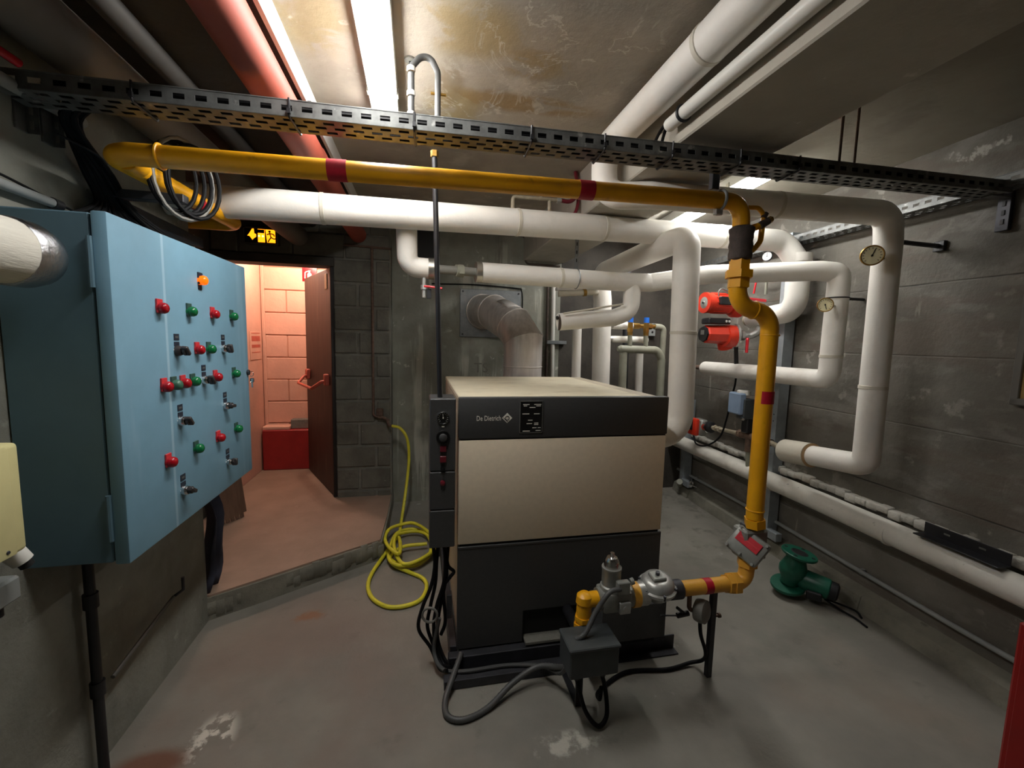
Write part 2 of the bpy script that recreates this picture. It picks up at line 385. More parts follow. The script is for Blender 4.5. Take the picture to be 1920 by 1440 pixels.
def text(name, body, size, mw, material, parent, depth=.0006, align='LEFT', sx=1.0):
    cu = bpy.data.curves.new(name, 'FONT'); cu.body = body; cu.size = size; cu.extrude = depth; cu.align_x = align; cu.align_y = 'CENTER'; cu.resolution_u = 3
    t = bpy.data.objects.new(name, cu); COL.objects.link(t)
    bpy.context.view_layer.update()
    me = bpy.data.meshes.new_from_object(t); bpy.data.objects.remove(t); bpy.data.curves.remove(cu)
    me.transform(M.Diagonal((sx, 1, 1, 1))); me.transform(mw); me.transform(M.Translation(-wloc(parent))); me.materials.clear(); me.materials.append(MATS[material])
    o = bpy.data.objects.new(name, me); COL.objects.link(o); o.parent = parent; return o
def frame(x, y, z, o):
    """4x4 from three axes and an origin"""
    return M(((x[0], y[0], z[0], o[0]), (x[1], y[1], z[1], o[1]), (x[2], y[2], z[2], o[2]), (0, 0, 0, 1)))
def W(Y, off, z): return V((2.52 - off + .06 * Y, Y, z))       # a point at a distance from the right wall
WD = V((.06, 1, 0)).normalized()                                # the right wall's direction
WN = V((-1, .06, 0)).normalized()                               # its normal, into the room
WROT = M((( WD.y, WD.x, 0), (-WD.x, WD.y, 0), (0, 0, 1)))       # local y runs along the wall
WROT = M(((WD.y, WD.x, 0), (-WD.x, WD.y, 0), (0, 0, 1)))

exec_parts = True
ZC = 2.59; ZB = 2.31; YB = 4.05; YD = 3.87; ST = .14

# ================================================================== THE SETTING
struct(B().box(-1.12, 3.1, -1.7, 4.25, -.12, 0).build('floor', 'floor_concrete', smooth=False), 'bare grey concrete boiler room floor with stains')
# landing in front of the door: grey concrete riser, red painted top
land = [(-1.12, 2.46), (-.9, 2.585), (-.6, 2.775), (-.26, 2.98), (-.245, 3.4), (-.24, 5.1), (-1.62, 5.1), (-1.62, 2.46)]
ln = B().prism(land, 0, ST - .012).build('floor_landing', 'step_concrete', smooth=False)
struct(ln, 'raised concrete landing with red painted top before the door')
lt = B().prism([(x + (.006 if x < -1 else -.012), y + .012) for x, y in land], ST - .012, ST)
lt.build('painted_top', 'red_floor_paint', ln, smooth=False)
# rough lip along the landing's front edge
bb = B()
for i in range(26):
    t = i / 25; x = -1.11 + .84 * t; y = 2.468 + .505 * t
    bb.cbox((x, y + .006, .05 + .045 * random.random()), (.05, .02, .07 + .05 * random.random()), M.Rotation(R(31 + random.uniform(-6, 6)), 3, 'Z'), .006)
bb.build('rough_edge', 'step_concrete', ln, angle=60)

struct(B().box(-1.85, -1.12, -1.7, 2.46, 0, ZC).build('wall_left', 'left_concrete', smooth=False), 'grey concrete wall carrying the blue cabinet')
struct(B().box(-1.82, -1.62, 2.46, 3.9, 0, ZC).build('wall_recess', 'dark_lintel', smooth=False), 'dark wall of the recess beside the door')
struct(B().box(-1.85, 3.1, -1.85, -1.7, 0, ZC).build('wall_front', 'left_concrete', smooth=False), 'plain concrete wall behind the viewer')
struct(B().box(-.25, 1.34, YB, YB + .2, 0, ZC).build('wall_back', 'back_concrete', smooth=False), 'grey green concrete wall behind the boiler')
struct(B().box(1.34, 3.1, YB, YB + .2, 0, ZC).build('wall_back_right', 'dark_back', smooth=False), 'dark concrete wall with pale streaks behind the manifold pipes')  # right section of the back wall, darker in colour than the left
# right wall, its plinth and the rough white ledge above the low pipe
rw = [(W(-1.7, 0, 0).x, -1.7), (W(4.2, 0, 0).x, 4.2), (W(4.2, 0, 0).x + .25, 4.2), (W(-1.7, 0, 0).x + .25, -1.7)]
wr = struct(B().prism(rw, 0, ZC).build('wall_right', 'right_concrete', smooth=False), 'board marked grey concrete wall on the right')
pl = B(); n = 40
for i in range(n):
    y0 = -1.6 + 5.6 * i / n; y1 = -1.6 + 5.6 * (i + 1) / n; d0 = .085 + .02 * random.random()
    a, b_, c_, d_ = W(y0, d0, 0), W(y1, d0, 0), W(y1, 0, 0), W(y0, 0, 0)
    pl._add([a, b_, c_, d_] + [V(p) + V((.02 if k < 2 else 0, 0, .085 + (.03 if k > 1 else 0))) for k, p in enumerate((a, b_, c_, d_))], [(0, 3, 2, 1), (4, 5, 6, 7), (0, 1, 5, 4), (1, 2, 6, 5), (2, 3, 7, 6), (3, 0, 4, 7)])
struct(pl.build('baseboard_right', 'step_concrete', smooth=False), 'rough concrete footing along the right wall')
lg = B()
for i in range(44):
    y0 = .9 + 2.9 * i / 44; y1 = y0 + 2.9 / 44; q = random.uniform(-.008, .008)
    lg.cbox(W((y0 + y1) / 2, .02, .635 + q), (.05 + random.uniform(0, .02), y1 - y0 + .004, .035 + random.uniform(0, .012)), WROT, .006)
struct(lg.build('trim_1', 'pale_mortar', angle=60), 'rough pale mortar ledge on the right wall above the low pipe')

struct(B().box(-1.85, 1.1, -1.7, 5.2, ZC, ZC + .15).build('ceiling', 'ceiling_concrete', smooth=False), 'pale concrete ceiling with yellow water stains')
struct(B().box(1.1, 3.1, -1.7, 4.25, ZC, ZC + .15).build('ceiling_right', 'ceiling_plain', smooth=False), 'plain grey concrete ceiling beyond the beam')
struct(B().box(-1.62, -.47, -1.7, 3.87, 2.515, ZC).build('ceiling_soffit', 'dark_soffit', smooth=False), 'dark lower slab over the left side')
struct(B().box(-.47, -.455, -1.7, 3.87, 2.5, ZC).build('trim_2', 'white_paint', smooth=False), 'slab edge strip with lamplight coloured in white beside the red pipe')  # the slab's lit edge face, its brightness put into the white colour
struct(B().box(.955, 1.365, -1.7, YB, ZB, ZC, .006).build('ceiling_beam', 'beam_concrete', smooth=False), 'deep concrete ceiling beam running to the back wall')

# block wall with the doorway: mortar core, blocks proud of it
core = B().box(-.72, -.25, YD + .012, YD + .16, 0, ZC).box(-1.62, -.72, YD + .012, YD + .16, 2.17, ZC).build('wall_door', 'mortar_grey', smooth=False)
struct(core, 'dark concrete block wall around the door')
def block_row(x0, x1, z0, z1, y0, y1, parent, material, bl, off, gap, rnd=.004):
    x = x0 - off
    while x < x1 - .01:
        a, b_ = max(x, x0), min(x + bl, x1)
        if b_ - a > .05:
            q = random.uniform(0, rnd)
            B().box(a + gap, b_ - gap, y0 - q, y1, z0 + gap, z1 - gap, .006).build('block', material, parent, smooth=False)
        x += bl
for k in range(13):
    z0 = k * .2; z1 = min(z0 + .2, ZC)
    if z0 < 2.19: block_row(-.72, -.25, z0, z1, YD, YD + .02, core, 'block_concrete', .4, .2 if k % 2 else .06, .011)
    else: block_row(-1.62, -.25, z0, z1, YD, YD + .02, core, 'block_concrete', .4, .2 if k % 2 else 0, .006)
# steel lintel over the doorway
struct(B().box(-1.62, -.70, YD - .02, YD + .16, 2.13, 2.2, .004).build('trim_3', 'dark_lintel', smooth=False), 'dark steel lintel over the doorway')

# corridor beyond the door
pw = B().box(-1.75, -.4, 4.962, 5.15, 0, ZC).build('wall_corridor', 'pink_mortar', smooth=False)
struct(pw, 'pink lit block wall at the end of the corridor')
for k in range(11):
    z0 = ST + k * .235; z1 = min(z0 + .235, ZC)
    block_row(-1.62, -.45, z0, z1, 4.95, 4.97, pw, 'pink_wall', .48, .24 if k % 2 else 0, .004, .006)
struct(B().box(-1.8, -1.62, 3.9, 5.15, 0, ZC).build('wall_corridor_left', 'pink_wall', smooth=False), 'pink side wall of the corridor')
struct(B().box(-.5, -.4, 4.03, 5.0, 0, ZC).build('wall_corridor_right', 'pink_wall', smooth=False), 'pink wall of the corridor behind the door leaf')
B().box(-1.615, -1.585, 4.925, 4.95, ST, ZC, .004).build('corner_bead', 'pink_wall', pw, smooth=False)
d = thing('plinth', 'dark red painted low plinth at the end of the corridor', 'plinth', (-1.1, 4.85, ST))
B().box(-1.6, -.52, 4.78, 4.92, ST, .565, .008).build('body', 'dado_red', d, smooth=False)
B().box(-1.6, -1.34, 4.79, 4.92, .565, .6, .006).build('ledge', 'pink_wall', d, smooth=False)
B().box(-1.34, -.52, 4.84, 4.92, .565, .665, .006).build('concrete_cap', 'mortar_grey', d, smooth=False)
lp = bpy.data.lights.new('corridor_lamp_light', 'POINT'); lp.energy = CORRIDOR_W; lp.color = (1, .74, .60); lp.shadow_soft_size = .09
lo = bpy.data.objects.new('corridor_lamp_light', lp); COL.objects.link(lo); lo.location = (-1.15, 4.42, 2.40)
bl = thing('bulkhead_lamp', 'round bulkhead lamp on the corridor ceiling behind the lintel', 'lamp', (-1.15, 4.42, ZC))
B().lathe([(.11, 0), (.11, .03), (.1, .04)], (-1.15, 4.42, ZC), (0, 0, -1)).build('base', 'lamp_body', bl)
B().lathe([(.095, .04), (.085, .075), (.05, .1), (0, .108)], (-1.15, 4.42, ZC), (0, 0, -1)).build('glass', 'bulb', bl)

# the door, swung open into the corridor
HX, HY = -.735, 3.88
dd = V((-.43, .903, 0)).normalized(); dn = V((-.903, -.43, 0)).normalized()
def DP(u, v, z): return V((HX, HY, 0)) + dd * u + dn * v + V((0, 0, z))
DR = M(((dd.x, dn.x, 0), (dd.y, dn.y, 0), (0, 0, 1)))
door = struct(B().cbox(DP(.49, -.025, 1.135), (.94, .05, 1.98), DR, .004).build('door_1', 'door_wood', smooth=False), 'dark brown wooden door standing open into the corridor')
B().cbox(DP(.006, -.025, 1.135), (.03, .062, 1.985), DR, .003).build('edge_plate', 'door_edge', door, smooth=False)
pb = B()
pb.tube([DP(.12, .005, 1.16), DP(.14, .06, 1.15), DP(.2, .125, 1.09), DP(.74, .125, 1.09), DP(.8, .06, 1.15), DP(.82, .005, 1.16)], .014, 10, fillet=.02)
pb.cbox(DP(.12, .02, 1.17), (.06, .04, .1), DR, .008).cbox(DP(.82, .02, 1.17), (.06, .04, .1), DR, .008)
pb.build('panic_bar', 'bar_red', door)
B().cbox(DP(.14, .003, 2.02), (.07, .006, .13), DR, .002).build('paper_tag', 'tag_wood', door, smooth=False)
B().tube([DP(.93, -.02, 1.98), DP(.97, -.07, 1.92), DP(.985, -.08, 1.82), DP(.96, -.05, 1.72)], .009, 8, fillet=.05).build('pull_ring', 'bar_red', door)
cl = B().tube([DP(.08, .01, 2.135), DP(.22, .02, 2.16), DP(.36, .09, 2.2), (-.86, 3.98, 2.16)], .007, 8).build('door_closer', 'dark_metal', door)
# fire extinguisher sign on the far wall
s = thing('extinguisher_sign', 'red square sign with white extinguisher symbol on the pink corridor wall', 'sign', (-1.15, 4.945, 2.2))
B().box(-1.215, -1.07, 4.938, 4.945, 2.12, 2.265, .002).build('plate', 'lamp_red', s, smooth=False)
B().lathe([(.021, 0), (.023, .01), (.023, .06), (.008, .078), (.008, .09), (.014, .092), (.014, .098), (0, .1)], (-1.142, 4.936, 2.135), (0, 0, 1), 12).tube([(-1.142, 4.936, 2.228), (-1.185, 4.936, 2.215), (-1.188, 4.936, 2.15)], .006, 6, fillet=.015).build('symbol', 'white_paint', s)
nt_ = thing('paper_notice', 'small paper notice with printed lines on the corridor side wall', 'notice', (-1.615, 4.75, 1.5))
B().box(-1.619, -1.615, 4.6, 4.9, 1.3, 1.58, .001).build('sheet', 'pink_wall', nt_, smooth=False)
for k, (za, zb_) in enumerate(((1.56, 1.567), (1.485, 1.535), (1.42, 1.45), (1.37, 1.377))):
    B().box(-1.6152, -1.6135, 4.64, 4.86, za, zb_).build('print_line', 'bar_red', nt_, smooth=False)

# ================================================================== BOILER
b = thing('boiler', 'large beige and charcoal floor standing gas boiler on steel rails', 'boiler', (.69, 2.5, 0))
B().box(.18, 1.205, 1.93, 3.1, .08, 1.255, .004).build('casing', 'boiler_side', b, smooth=False)
tp = B().box(.178, 1.12, 1.925, 3.1, 1.255, 1.283, .004).build('top_panel', 'boiler_top', b, smooth=False)
B().box(1.123, 1.208, 1.925, 3.1, 1.255, 1.281, .004).build('top_strip', 'boiler_side', b, smooth=False)
ub = B().box(.17, 1.217, 1.9, 1.94, 1.1, 1.29, .006, seg=2).build('upper_panel', 'boiler_dark', b)
B().box(.18, 1.21, 1.906, 1.94, 1.07, 1.1).build('shadow_gap', 'boiler_black', b, smooth=False)
B().box(.172, 1.212, 1.9, 1.93, .6, 1.093, .005, seg=2).build('front_panel', 'boiler_beige', b)
B().box(.18, 1.2, 1.908, 1.93, .58, .602).build('shadow_gap', 'boiler_black', b, smooth=False)
LP = [(.172, .08), (.492, .08), (.492, .24), (1.215, .24), (1.215, .588), (.172, .588)]
B()._add([(x, 1.9, z) for x, z in LP] + [(x, 1.93, z) for x, z in LP], [range(6), range(11, 5, -1)] + [[i, (i + 1) % 6, 6 + (i + 1) % 6, 6 + i] for i in range(6)]).build('lower_panel', 'boiler_dark', b, smooth=False)
B().box(.172, 1.215, 1.897, 1.905, .578, .59, .002).build('panel_lip', 'boiler_dark', b, smooth=False)
B().box(.48, 1.2, 1.923, 1.929, .085, .25).build('burner_opening_dark', 'boiler_black', b, smooth=False)  # black sheet paints the shade inside the burner opening
B().box(.83, 1.17, 1.74, 1.9, .13, .315, .006).build('burner_box', 'boiler_dark', b, smooth=False)
B().box(.86, 1.14, 1.78, 1.9, .085, .13, .004).build('burner_tray', 'boiler_black', b, smooth=False)
B().box(.5, .82, 1.86, 1.925, .085, .10, .002).build('sill', 'mortar_grey', b, smooth=False)
# control column
for z0, z1 in ((.593, .771), (.775, .952), (.956, 1.286)):
    B().box(.042, .157, 1.9, 2.06, z0, z1, .004).build('control_cover', 'boiler_dark', b, smooth=False)
B().box(.046, .156, 1.91, 2.06, .60, 1.28).build('control_core', 'boiler_black', b, smooth=False)
def dial(parent, c, nrm, r, face, hand, name='gauge', ang=20, hcol='logo_white', rim='chrome', ticks=12, depth=.03):
    """round dial: rim, face, ticks and needle"""
    c = V(c); nrm = V(nrm).normalized(); upv = V((0, 0, 1)); sx = upv.cross(nrm).normalized()
    g = B().lathe([(r * .98, -depth), (r, -depth * .5), (r, .002), (r * .93, .006), (r * .88, .004), (r * .86, -.002)], c, nrm, 28).build(name, rim, parent)
    B().lathe([(r * .87, -.004), (r * .87, -.0005)], c, nrm, 28).build('dial_face', face, g)
    tb = B()
    for i in range(ticks):
        a = R(225 - 270 * i / (ticks - 1)); dv = sx * math.cos(a) + upv * math.sin(a)
        tb.cbox(c + dv * r * .7, (r * .14, r * .05, .0012), frame(dv, nrm.cross(dv), nrm, (0, 0, 0)).to_3x3())
    tb.build('dial_marks', hcol, g, smooth=False)
    a = R(ang); dv = sx * math.cos(a) + upv * math.sin(a)
    B().cbox(c + dv * r * .25 + nrm * .0015, (r * .8, r * .07, .0015), frame(dv, nrm.cross(dv), nrm, (0, 0, 0)).to_3x3()).lathe([(r * .1, 0), (r * .08, .004), (0, .004)], c, nrm, 10).build('needle', hcol, g, smooth=False)
    return g
dial(b, (.1, 1.897, 1.2), (0, -1, 0), .028, 'dial_black', 'logo_white', 'temperature_gauge', 95, depth=.02)
kn = B().lathe([(.03, 0), (.031, .004), (.026, .007), (.025, .008)], (.1, 1.9, 1.113), (0, -1, 0)).ring((.1, 1.893, 1.113), (0, -1, 0), .028, .002).build('thermostat', 'dial_black', b)
B().lathe([(.018, 0), (.017, .016), (.012, .019), (0, .019)], (.1, 1.893, 1.113), (0, -1, 0), 12).build('knob', 'boiler_dark', kn)
B().box(.094, .106, 1.897, 1.9, 1.158, 1.163).build('dial_legend', 'logo_white', b, smooth=False)
B().box(.087, .115, 1.89, 1.9, 1.046, 1.073, .002).build('rocker_switch', 'switch_maroon', b, smooth=False)
B().box(.087, .115, 1.888, 1.9, .998, 1.027, .002).build('rocker_switch', 'switch_maroon', b, smooth=False)
B().lathe([(.011, 0), (.01, .01), (0, .013)], (.1, 1.9, .968), (0, -1, 0), 12).build('button', 'dial_black', b)
B().lathe([(.012, 0), (.011, .012), (0, .015)], (.1, 1.9, .902), (0, -1, 0), 12).build('button', 'switch_maroon', b)
# name on the upper panel and its diamond mark
FXZ = lambda x, z, y=1.8995: frame((1, 0, 0), (0, 0, 1), (0, -1, 0), (x, y, z))
text('brand_name', 'De Dietrich', .033, FXZ(.249, 1.194), 'logo_white', ub, sx=.72)
dm = B()
for s_, dz in ((.024, 0),):
    dm._add([(.392 + s_, 1.899, 1.195), (.392, 1.899, 1.195 + s_), (.392 - s_, 1.899, 1.195), (.392, 1.899, 1.195 - s_)] +
            [(.392 + s_, 1.9005, 1.195), (.392, 1.9005, 1.195 + s_), (.392 - s_, 1.9005, 1.195), (.392, 1.9005, 1.195 - s_)],
            [(0, 1, 2, 3), (4, 7, 6, 5), (0, 4, 5, 1), (1, 5, 6, 2), (2, 6, 7, 3), (3, 7, 4, 0)])
dm.build('diamond_mark', 'logo_white', ub, smooth=False)
B().ring((.392, 1.8985, 1.195), (0, 1, 0), .009, .0016, 20, 6).cbox((.384, 1.8985, 1.187), (.03, .001, .003), M.Rotation(R(45), 3, 'Y')).build('mark_ring', 'boiler_dark', ub)
# instruction plate
np_ = B().box(.451, .56, 1.896, 1.9, 1.125, 1.272, .002).build('instruction_plate', 'dial_black', b, smooth=False)
B().box(.4505, .4535, 1.895, 1.9, 1.123, 1.274).box(.5575, .5605, 1.895, 1.9, 1.123, 1.274).box(.4505, .5605, 1.895, 1.9, 1.271, 1.274).box(.4505, .5605, 1.895, 1.9, 1.123, 1.126).build('plate_edge', 'frame_grey', np_, smooth=False)
for x0, x1, z in ((.465, .495, 1.256), (.518, .552, 1.256), (.468, .484, 1.249), (.528, .55, 1.249), (.496, .524, 1.242), (.463, .495, 1.212), (.518, .545, 1.212), (.490, .512, 1.182), (.484, .51, 1.166), (.52, .54, 1.168), (.52, .54, 1.161), (.512, .532, 1.146), (.538, .552, 1.146), (.466, .5, 1.131), (.528, .552, 1.133)):
    B().box(x0, x1, 1.8952, 1.896, z, z + .0035).build('printed_line', 'logo_white', np_, smooth=False)
# rails and feet under the casing
for name, args in (('rail', (.105, .74, 1.755, 1.80, 0, .045)), ('rail', (.13, 1.2, 1.855, 1.9, 0, .075)), ('rail', (.13, 1.2, 2.95, 3.05, 0, .08))):
    B().box(*args, .003).build(name, 'dark_metal', b, smooth=False)
B().box(.85, 1.272, 1.815, 1.822, 0, .075, .001).box(.85, 1.272, 1.77, 1.815, 0, .007, .001).build('angle_iron', 'dark_metal', b, smooth=False)
B().box(.14, .172, 1.9, 3.05, 0, .1, .003).build('side_rail', 'dark_metal', b, smooth=False)
B().box(1.19, 1.21, 1.9, 3.05, 0, .09, .003).build('side_rail', 'dark_metal', b, smooth=False)
sl = B().box(.13, .74, 1.80, 1.85, .0, .012)
for i in range(6): sl.box(.3 + i * .035, .322 + i * .035, 1.82, 1.832, .012, .0135)
sl.build('slotted_strip', 'dark_metal', b, smooth=False)
B().box(.125, .15, 1.93, 1.97, .22, .34, .002).build('side_bracket', 'dark_metal', b, smooth=False)

# ================================================================== CONTROL CABINET on the left wall
CX = -.85
cab = thing('control_cabinet', 'light blue steel electrical cabinet with coloured indicator lamps on its door', 'cabinet', (-.98, 1.9, .86))
B().box(-1.118, -.895, 1.435, 2.385, .86, 1.875, .004).build('body', 'cabinet_side_shaded', cab, smooth=False)
dr = B().box(-.89, -.85, 1.43, 2.39, .855, 1.88, .006, seg=2).build('door', 'cabinet_blue', cab)
B().box(-.897, -.888, 1.44, 2.38, .865, 1.87).build('door_seal', 'boiler_black', cab, smooth=False)
for z in (1.74, 1.0): B().cyl((-.893, 1.428, z - .07), (-.893, 1.428, z + .07), .007, seg=8).build('hinge', 'cabinet_side_shaded', cab)
YC = (1.648, 1.741, 1.835, 1.93, 2.02, 2.108, 2.205); ZR = (1.63, 1.486, 1.367, 1.232, 1.106, .975)
def lamp_mesh():
    me = B().lathe([(.0175, 0), (.0175, .005), (.0165, .008), (.0185, .010), (.0185, .018), (.0155, .025), (.009, .029), (0, .030)], (0, 0, 0), (1, 0, 0), 16)
    return me
protos = {}
def lamp(Y, z, colr, leg):
    if colr not in protos:
        o = lamp_mesh().build('indicator_lamp', colr, None); protos[colr] = o.data; bpy.data.objects.remove(o)
    o = bpy.data.objects.new('indicator_lamp', protos[colr]); COL.objects.link(o); o.parent = dr; o.location = V((CX, Y, z)) - wloc(dr)
    key = 'leg' + leg
    if key not in protos:
        q = B().box(.0, .006, -.016, .016, .002, .03, .001).box(.0, .0075, -.016, .016, -.016, .004, .002).build('legend_plate', leg, None, smooth=False); protos[key] = q.data; bpy.data.objects.remove(q)
    q = bpy.data.objects.new('legend_plate', protos[key]); COL.objects.link(q); q.parent = o; q.location = (0, 0, 0)
    return o
def selector(Y, z, big=True, ang=40, ring='chrome'):
    s = .9 if big else .75
    s *= 1.25
    o = B().lathe([(.0165 * s, 0), (.0165 * s, .010), (.0145 * s, .016), (.0135 * s, .019)], (CX, Y, z), (1, 0, 0), 18).build('selector_switch', ring, dr)
    B().cbox((CX + .029, Y, z), (.022, .014, .034 * s), M.Rotation(R(ang), 3, 'X'), .003).lathe([(.012 * s, .022), (.012 * s, .03), (.006, .032)], (CX, Y, z), (1, 0, 0), 12).build('knob', 'knob_dark', o)
    B().box(CX, CX + .001, Y - .02, Y - .013, z + .002, z + .006).build('pointer_mark', 'white_paint', o, smooth=False)
    B().box(CX, CX + .0015, Y - .015, Y + .018, z + .016, z + .032).build('legend_plate', 'legend_dark', o, smooth=False)
    B().box(CX, CX + .0015, Y - .015, Y + .018, z + .037, z + .06).build('legend_plate', 'legend_dark', o, smooth=False)
    B().box(CX + .0015, CX + .002, Y - .008, Y + .011, z + .045, z + .052).build('legend_print', 'frame_grey', o, smooth=False)
    return o
o_ = lamp(YC[3], 1.757, 'lamp_orange', 'legend_dark')
B().box(CX, CX + .0015, YC[3] - .014, YC[3] + .016, 1.72, 1.738).build('legend_plate', 'legend_dark', dr, smooth=False)
G, Rd = ('lamp_green', 'legend_green'), ('lamp_red', 'legend_red')
for Yi, zi, c in ((0, 0, Rd), (2, 0, G), (4, 0, Rd), (6, 0, G), (1.43, 1, Rd), (2.45, 1, G), (0, 2, Rd), (1, 2, Rd), (2, 2, G), (4, 2, Rd), (6, 2, G), (6, 4, G), (4, 4, Rd), (2, 4, G), (0, 4, Rd)):
    Yv = {1.43: 1.88, 2.45: 1.973}.get(Yi)
    if Yv is None: Yv = YC[Yi] + (.025 if (Yi, zi) == (1, 2) else 0)
    lamp(Yv, ZR[zi], *c)
lamp(1.707, ZR[2], 'lamp_green_dull', 'legend_green')
selector(1.743, ZR[1], ring='knob_dark'); selector(2.11, ZR[1], ang=20); selector(1.926, ZR[2] - .003, ang=30)
selector(1.741, ZR[3]); selector(2.105, ZR[3], ang=80); selector(1.735, ZR[5], ang=60); selector(2.107, ZR[5], False, 0)
lk = B().lathe([(.014, 0), (.014, .008), (.011, .01)], (CX, 2.371, 1.36), (1, 0, 0), 16).build('lock', 'dark_metal', dr)
B().ring((CX + .016, 2.374, 1.352), (.3, 1, 0), .012, .0015, 16, 6).build('key_ring', 'chrome', lk)
B().cbox((CX + .018, 2.376, 1.32), (.018, .003, .022), None, .004).cbox((CX + .018, 2.376, 1.298), (.007, .002, .03)).build('key', 'chrome', lk)

# ---- other things on the left wall
p = thing('wrapped_pipe', 'thick white canvas wrapped pipe with crumpled foil end beside the blue cabinet', 'pipe', (-.97, .4, 1.73))
B().tube([(-.97, -1.2, 1.73), (-.97, .5, 1.73), (-.965, 1.27, 1.735)], .078, 28).build('wrapping', 'canvas_white', p)
B().lathe([(.079, 0), (.083, .01), (.083, .055), (.075, .085), (.06, .105), (.05, .11)], (-.965, 1.262, 1.735), (0, 1, 0), 28).build('foil_end', 'foil', p)
B().lathe([(.0505, .09), (.03, .1), (0, .1)], (-.965, 1.26, 1.735), (0, 1, 0), 20).build('pipe_end', 'brown_iron', p)
p = thing('control_unit', 'cream plastic wall unit with rounded corners left of the blue cabinet', 'control unit', (-1.05, 1.0, 1.0))
B().box(-1.12, -.965, .72, 1.26, 1.0, 1.275, .012, seg=3).build('housing', 'beige_plastic', p)
B().box(-.969, -.957, .72, 1.222, 1.004, 1.27, .006, seg=2).build('cover', 'beige_plastic', p)
B().box(-.9572, -.955, .74, 1.18, 1.155, 1.255, .001).build('flap', 'beige_plastic', p, smooth=False)
B().box(-.957, -.954, .9, 1.165, 1.125, 1.14, .001).build('label_strip', 'navy', p, smooth=False)
B().lathe([(.005, 0), (.004, .002)], (-.957, 1.195, 1.02), (1, 0, 0), 10).build('screw', 'dark_metal', p)
p = thing('cable_gland', 'white cable gland under the cream wall unit', 'cable gland', (-1.02, 1.27, .97))
B().cyl((-1.02, 1.27, 1.0), (-1.0, 1.285, .955), .026, .022).build('nut', 'white_pvc', p)
B().cyl((-1.0, 1.285, .957), (-.995, 1.29, .94), .015).build('opening', 'ink', p)
p = thing('junction_box', 'small pale junction box under the cream wall unit', 'junction box', (-1.08, 1.25, .83))
B().box(-1.12, -1.05, 1.12, 1.34, .83, .895, .006).build('box', 'grey_pvc', p, smooth=False)
B().cyl((-1.08, 1.3, .83), (-1.08, 1.3, .80), .014).build('gland', 'black_plastic', p)
for k, (y, x) in enumerate(((1.06, -1.06), (1.12, -1.05), (1.18, -1.07))):
    tag(B().tube(spline([(x, y, 1.0), (x + .03, y + .03, .95), (x, y + .1, .93), (-1.09, y + .12, .89)]), .007, 8).build('black_cable', 'black_cable'), 'short black cable drooping under the cream wall unit', 'cable', 'cables under the cream unit')
# drain pipe, boards and cloth in the dark under the cabinet
p = thing('downpipe', 'black iron downpipe on the left wall below the blue cabinet', 'pipe', (-1.06, 1.62, 0))
B().cyl((-1.085, 1.62, 0), (-1.085, 1.62, .86), .015).build('pipe', 'black_plastic', p)
for z in (.3, .62): B().cyl((-1.085, 1.62, z), (-1.085, 1.62, z + .05), .021).build('coupling', 'black_plastic', p)
p = thing('ledger_bar', 'thin steel bar fixed low on the left wall under the cabinet', 'bar', (-1.09, 1.95, .33))
B().tube([(-1.09, 1.7, .30), (-1.09, 2.1, .36)], .008, 8).build('bar', 'frame_grey', p)
B().tube([(-1.09, 2.1, .36), (-1.06, 2.12, .38), (-1.06, 2.12, .44)], .007, 8).build('hook', 'dark_metal', p)
p = thing('hanging_cloth', 'blue grey cloth hanging at the wall corner beside the landing', 'cloth', (-1.11, 2.5, .15))
cb = B(); prof = []
for i in range(13):
    z = .145 + .7 * i / 12; yy = 2.47 + .02 * math.sin(i * 1.1)
    prof.append([V((-1.13 - .02 + .035 * math.sin(j * 1.3 + i * .15) + .05 * math.sin(i / 12 * math.pi), yy + j * .018, z)) for j in range(8)])
vs_ = [q for r_ in prof for q in r_]; fs_ = [[i * 8 + j, i * 8 + j + 1, (i + 1) * 8 + j + 1, (i + 1) * 8 + j] for i in range(12) for j in range(7)]
co = cb._add(vs_, fs_).build('drape', 'cloth_blue', p, angle=80); md = co.modifiers.new('thickness', 'SOLIDIFY'); md.thickness = .006
p = thing('grooved_board', 'brown grooved board leaning in the recess beside the landing', 'board', (-1.5, 3.5, ST))
for k in range(5): B().cbox((-1.46 + .035 * k * .6, 3.42 + .03 * k, .44), (.012, .028, .6), M.Rotation(R(-6), 3, 'Y') @ M.Rotation(R(-35), 3, 'Z'), .003).build('slat', 'timber', p, smooth=False)
B().cbox((-1.41, 3.49, .42), (.01, .2, .5), M.Rotation(R(-6), 3, 'Y') @ M.Rotation(R(-35), 3, 'Z')).build('backing', 'timber', p, smooth=False)
p = thing('timber_offcut', 'short stained timber offcut standing by the door recess wall', 'timber', (-1.57, 3.75, ST))
B().box(-1.61, -1.53, 3.66, 3.84, ST, .62, .004).build('block', 'timber', p, smooth=False)
# wall brackets under the tray end
for y, lab in ((1.555, 'slotted steel bracket on the left wall nearest the frame edge'), (1.645, 'slotted steel bracket on the left wall nearest the cable bundle')):
    p = thing('slotted_bracket', lab, 'bracket', (-1.115, y, 2.11), 'brackets on the left wall')
    z0 = 2.115
    B().box(-1.12, -1.114, y - .02, y + .018, z0, z0 + .12, .001).build('back_plate', 'tray_metal', p, smooth=False)
    f = B().box(-1.12, -1.085, y + .018, y + .021, z0, z0 + .12)
    f.build('flange', 'tray_metal', p, smooth=False)
    for k in range(3): B().box(-1.107, -1.098, y + .0165, y + .0225, z0 + .012 + k * .04, z0 + .034 + k * .04).build('slot', 'mortar_grey', p, smooth=False)
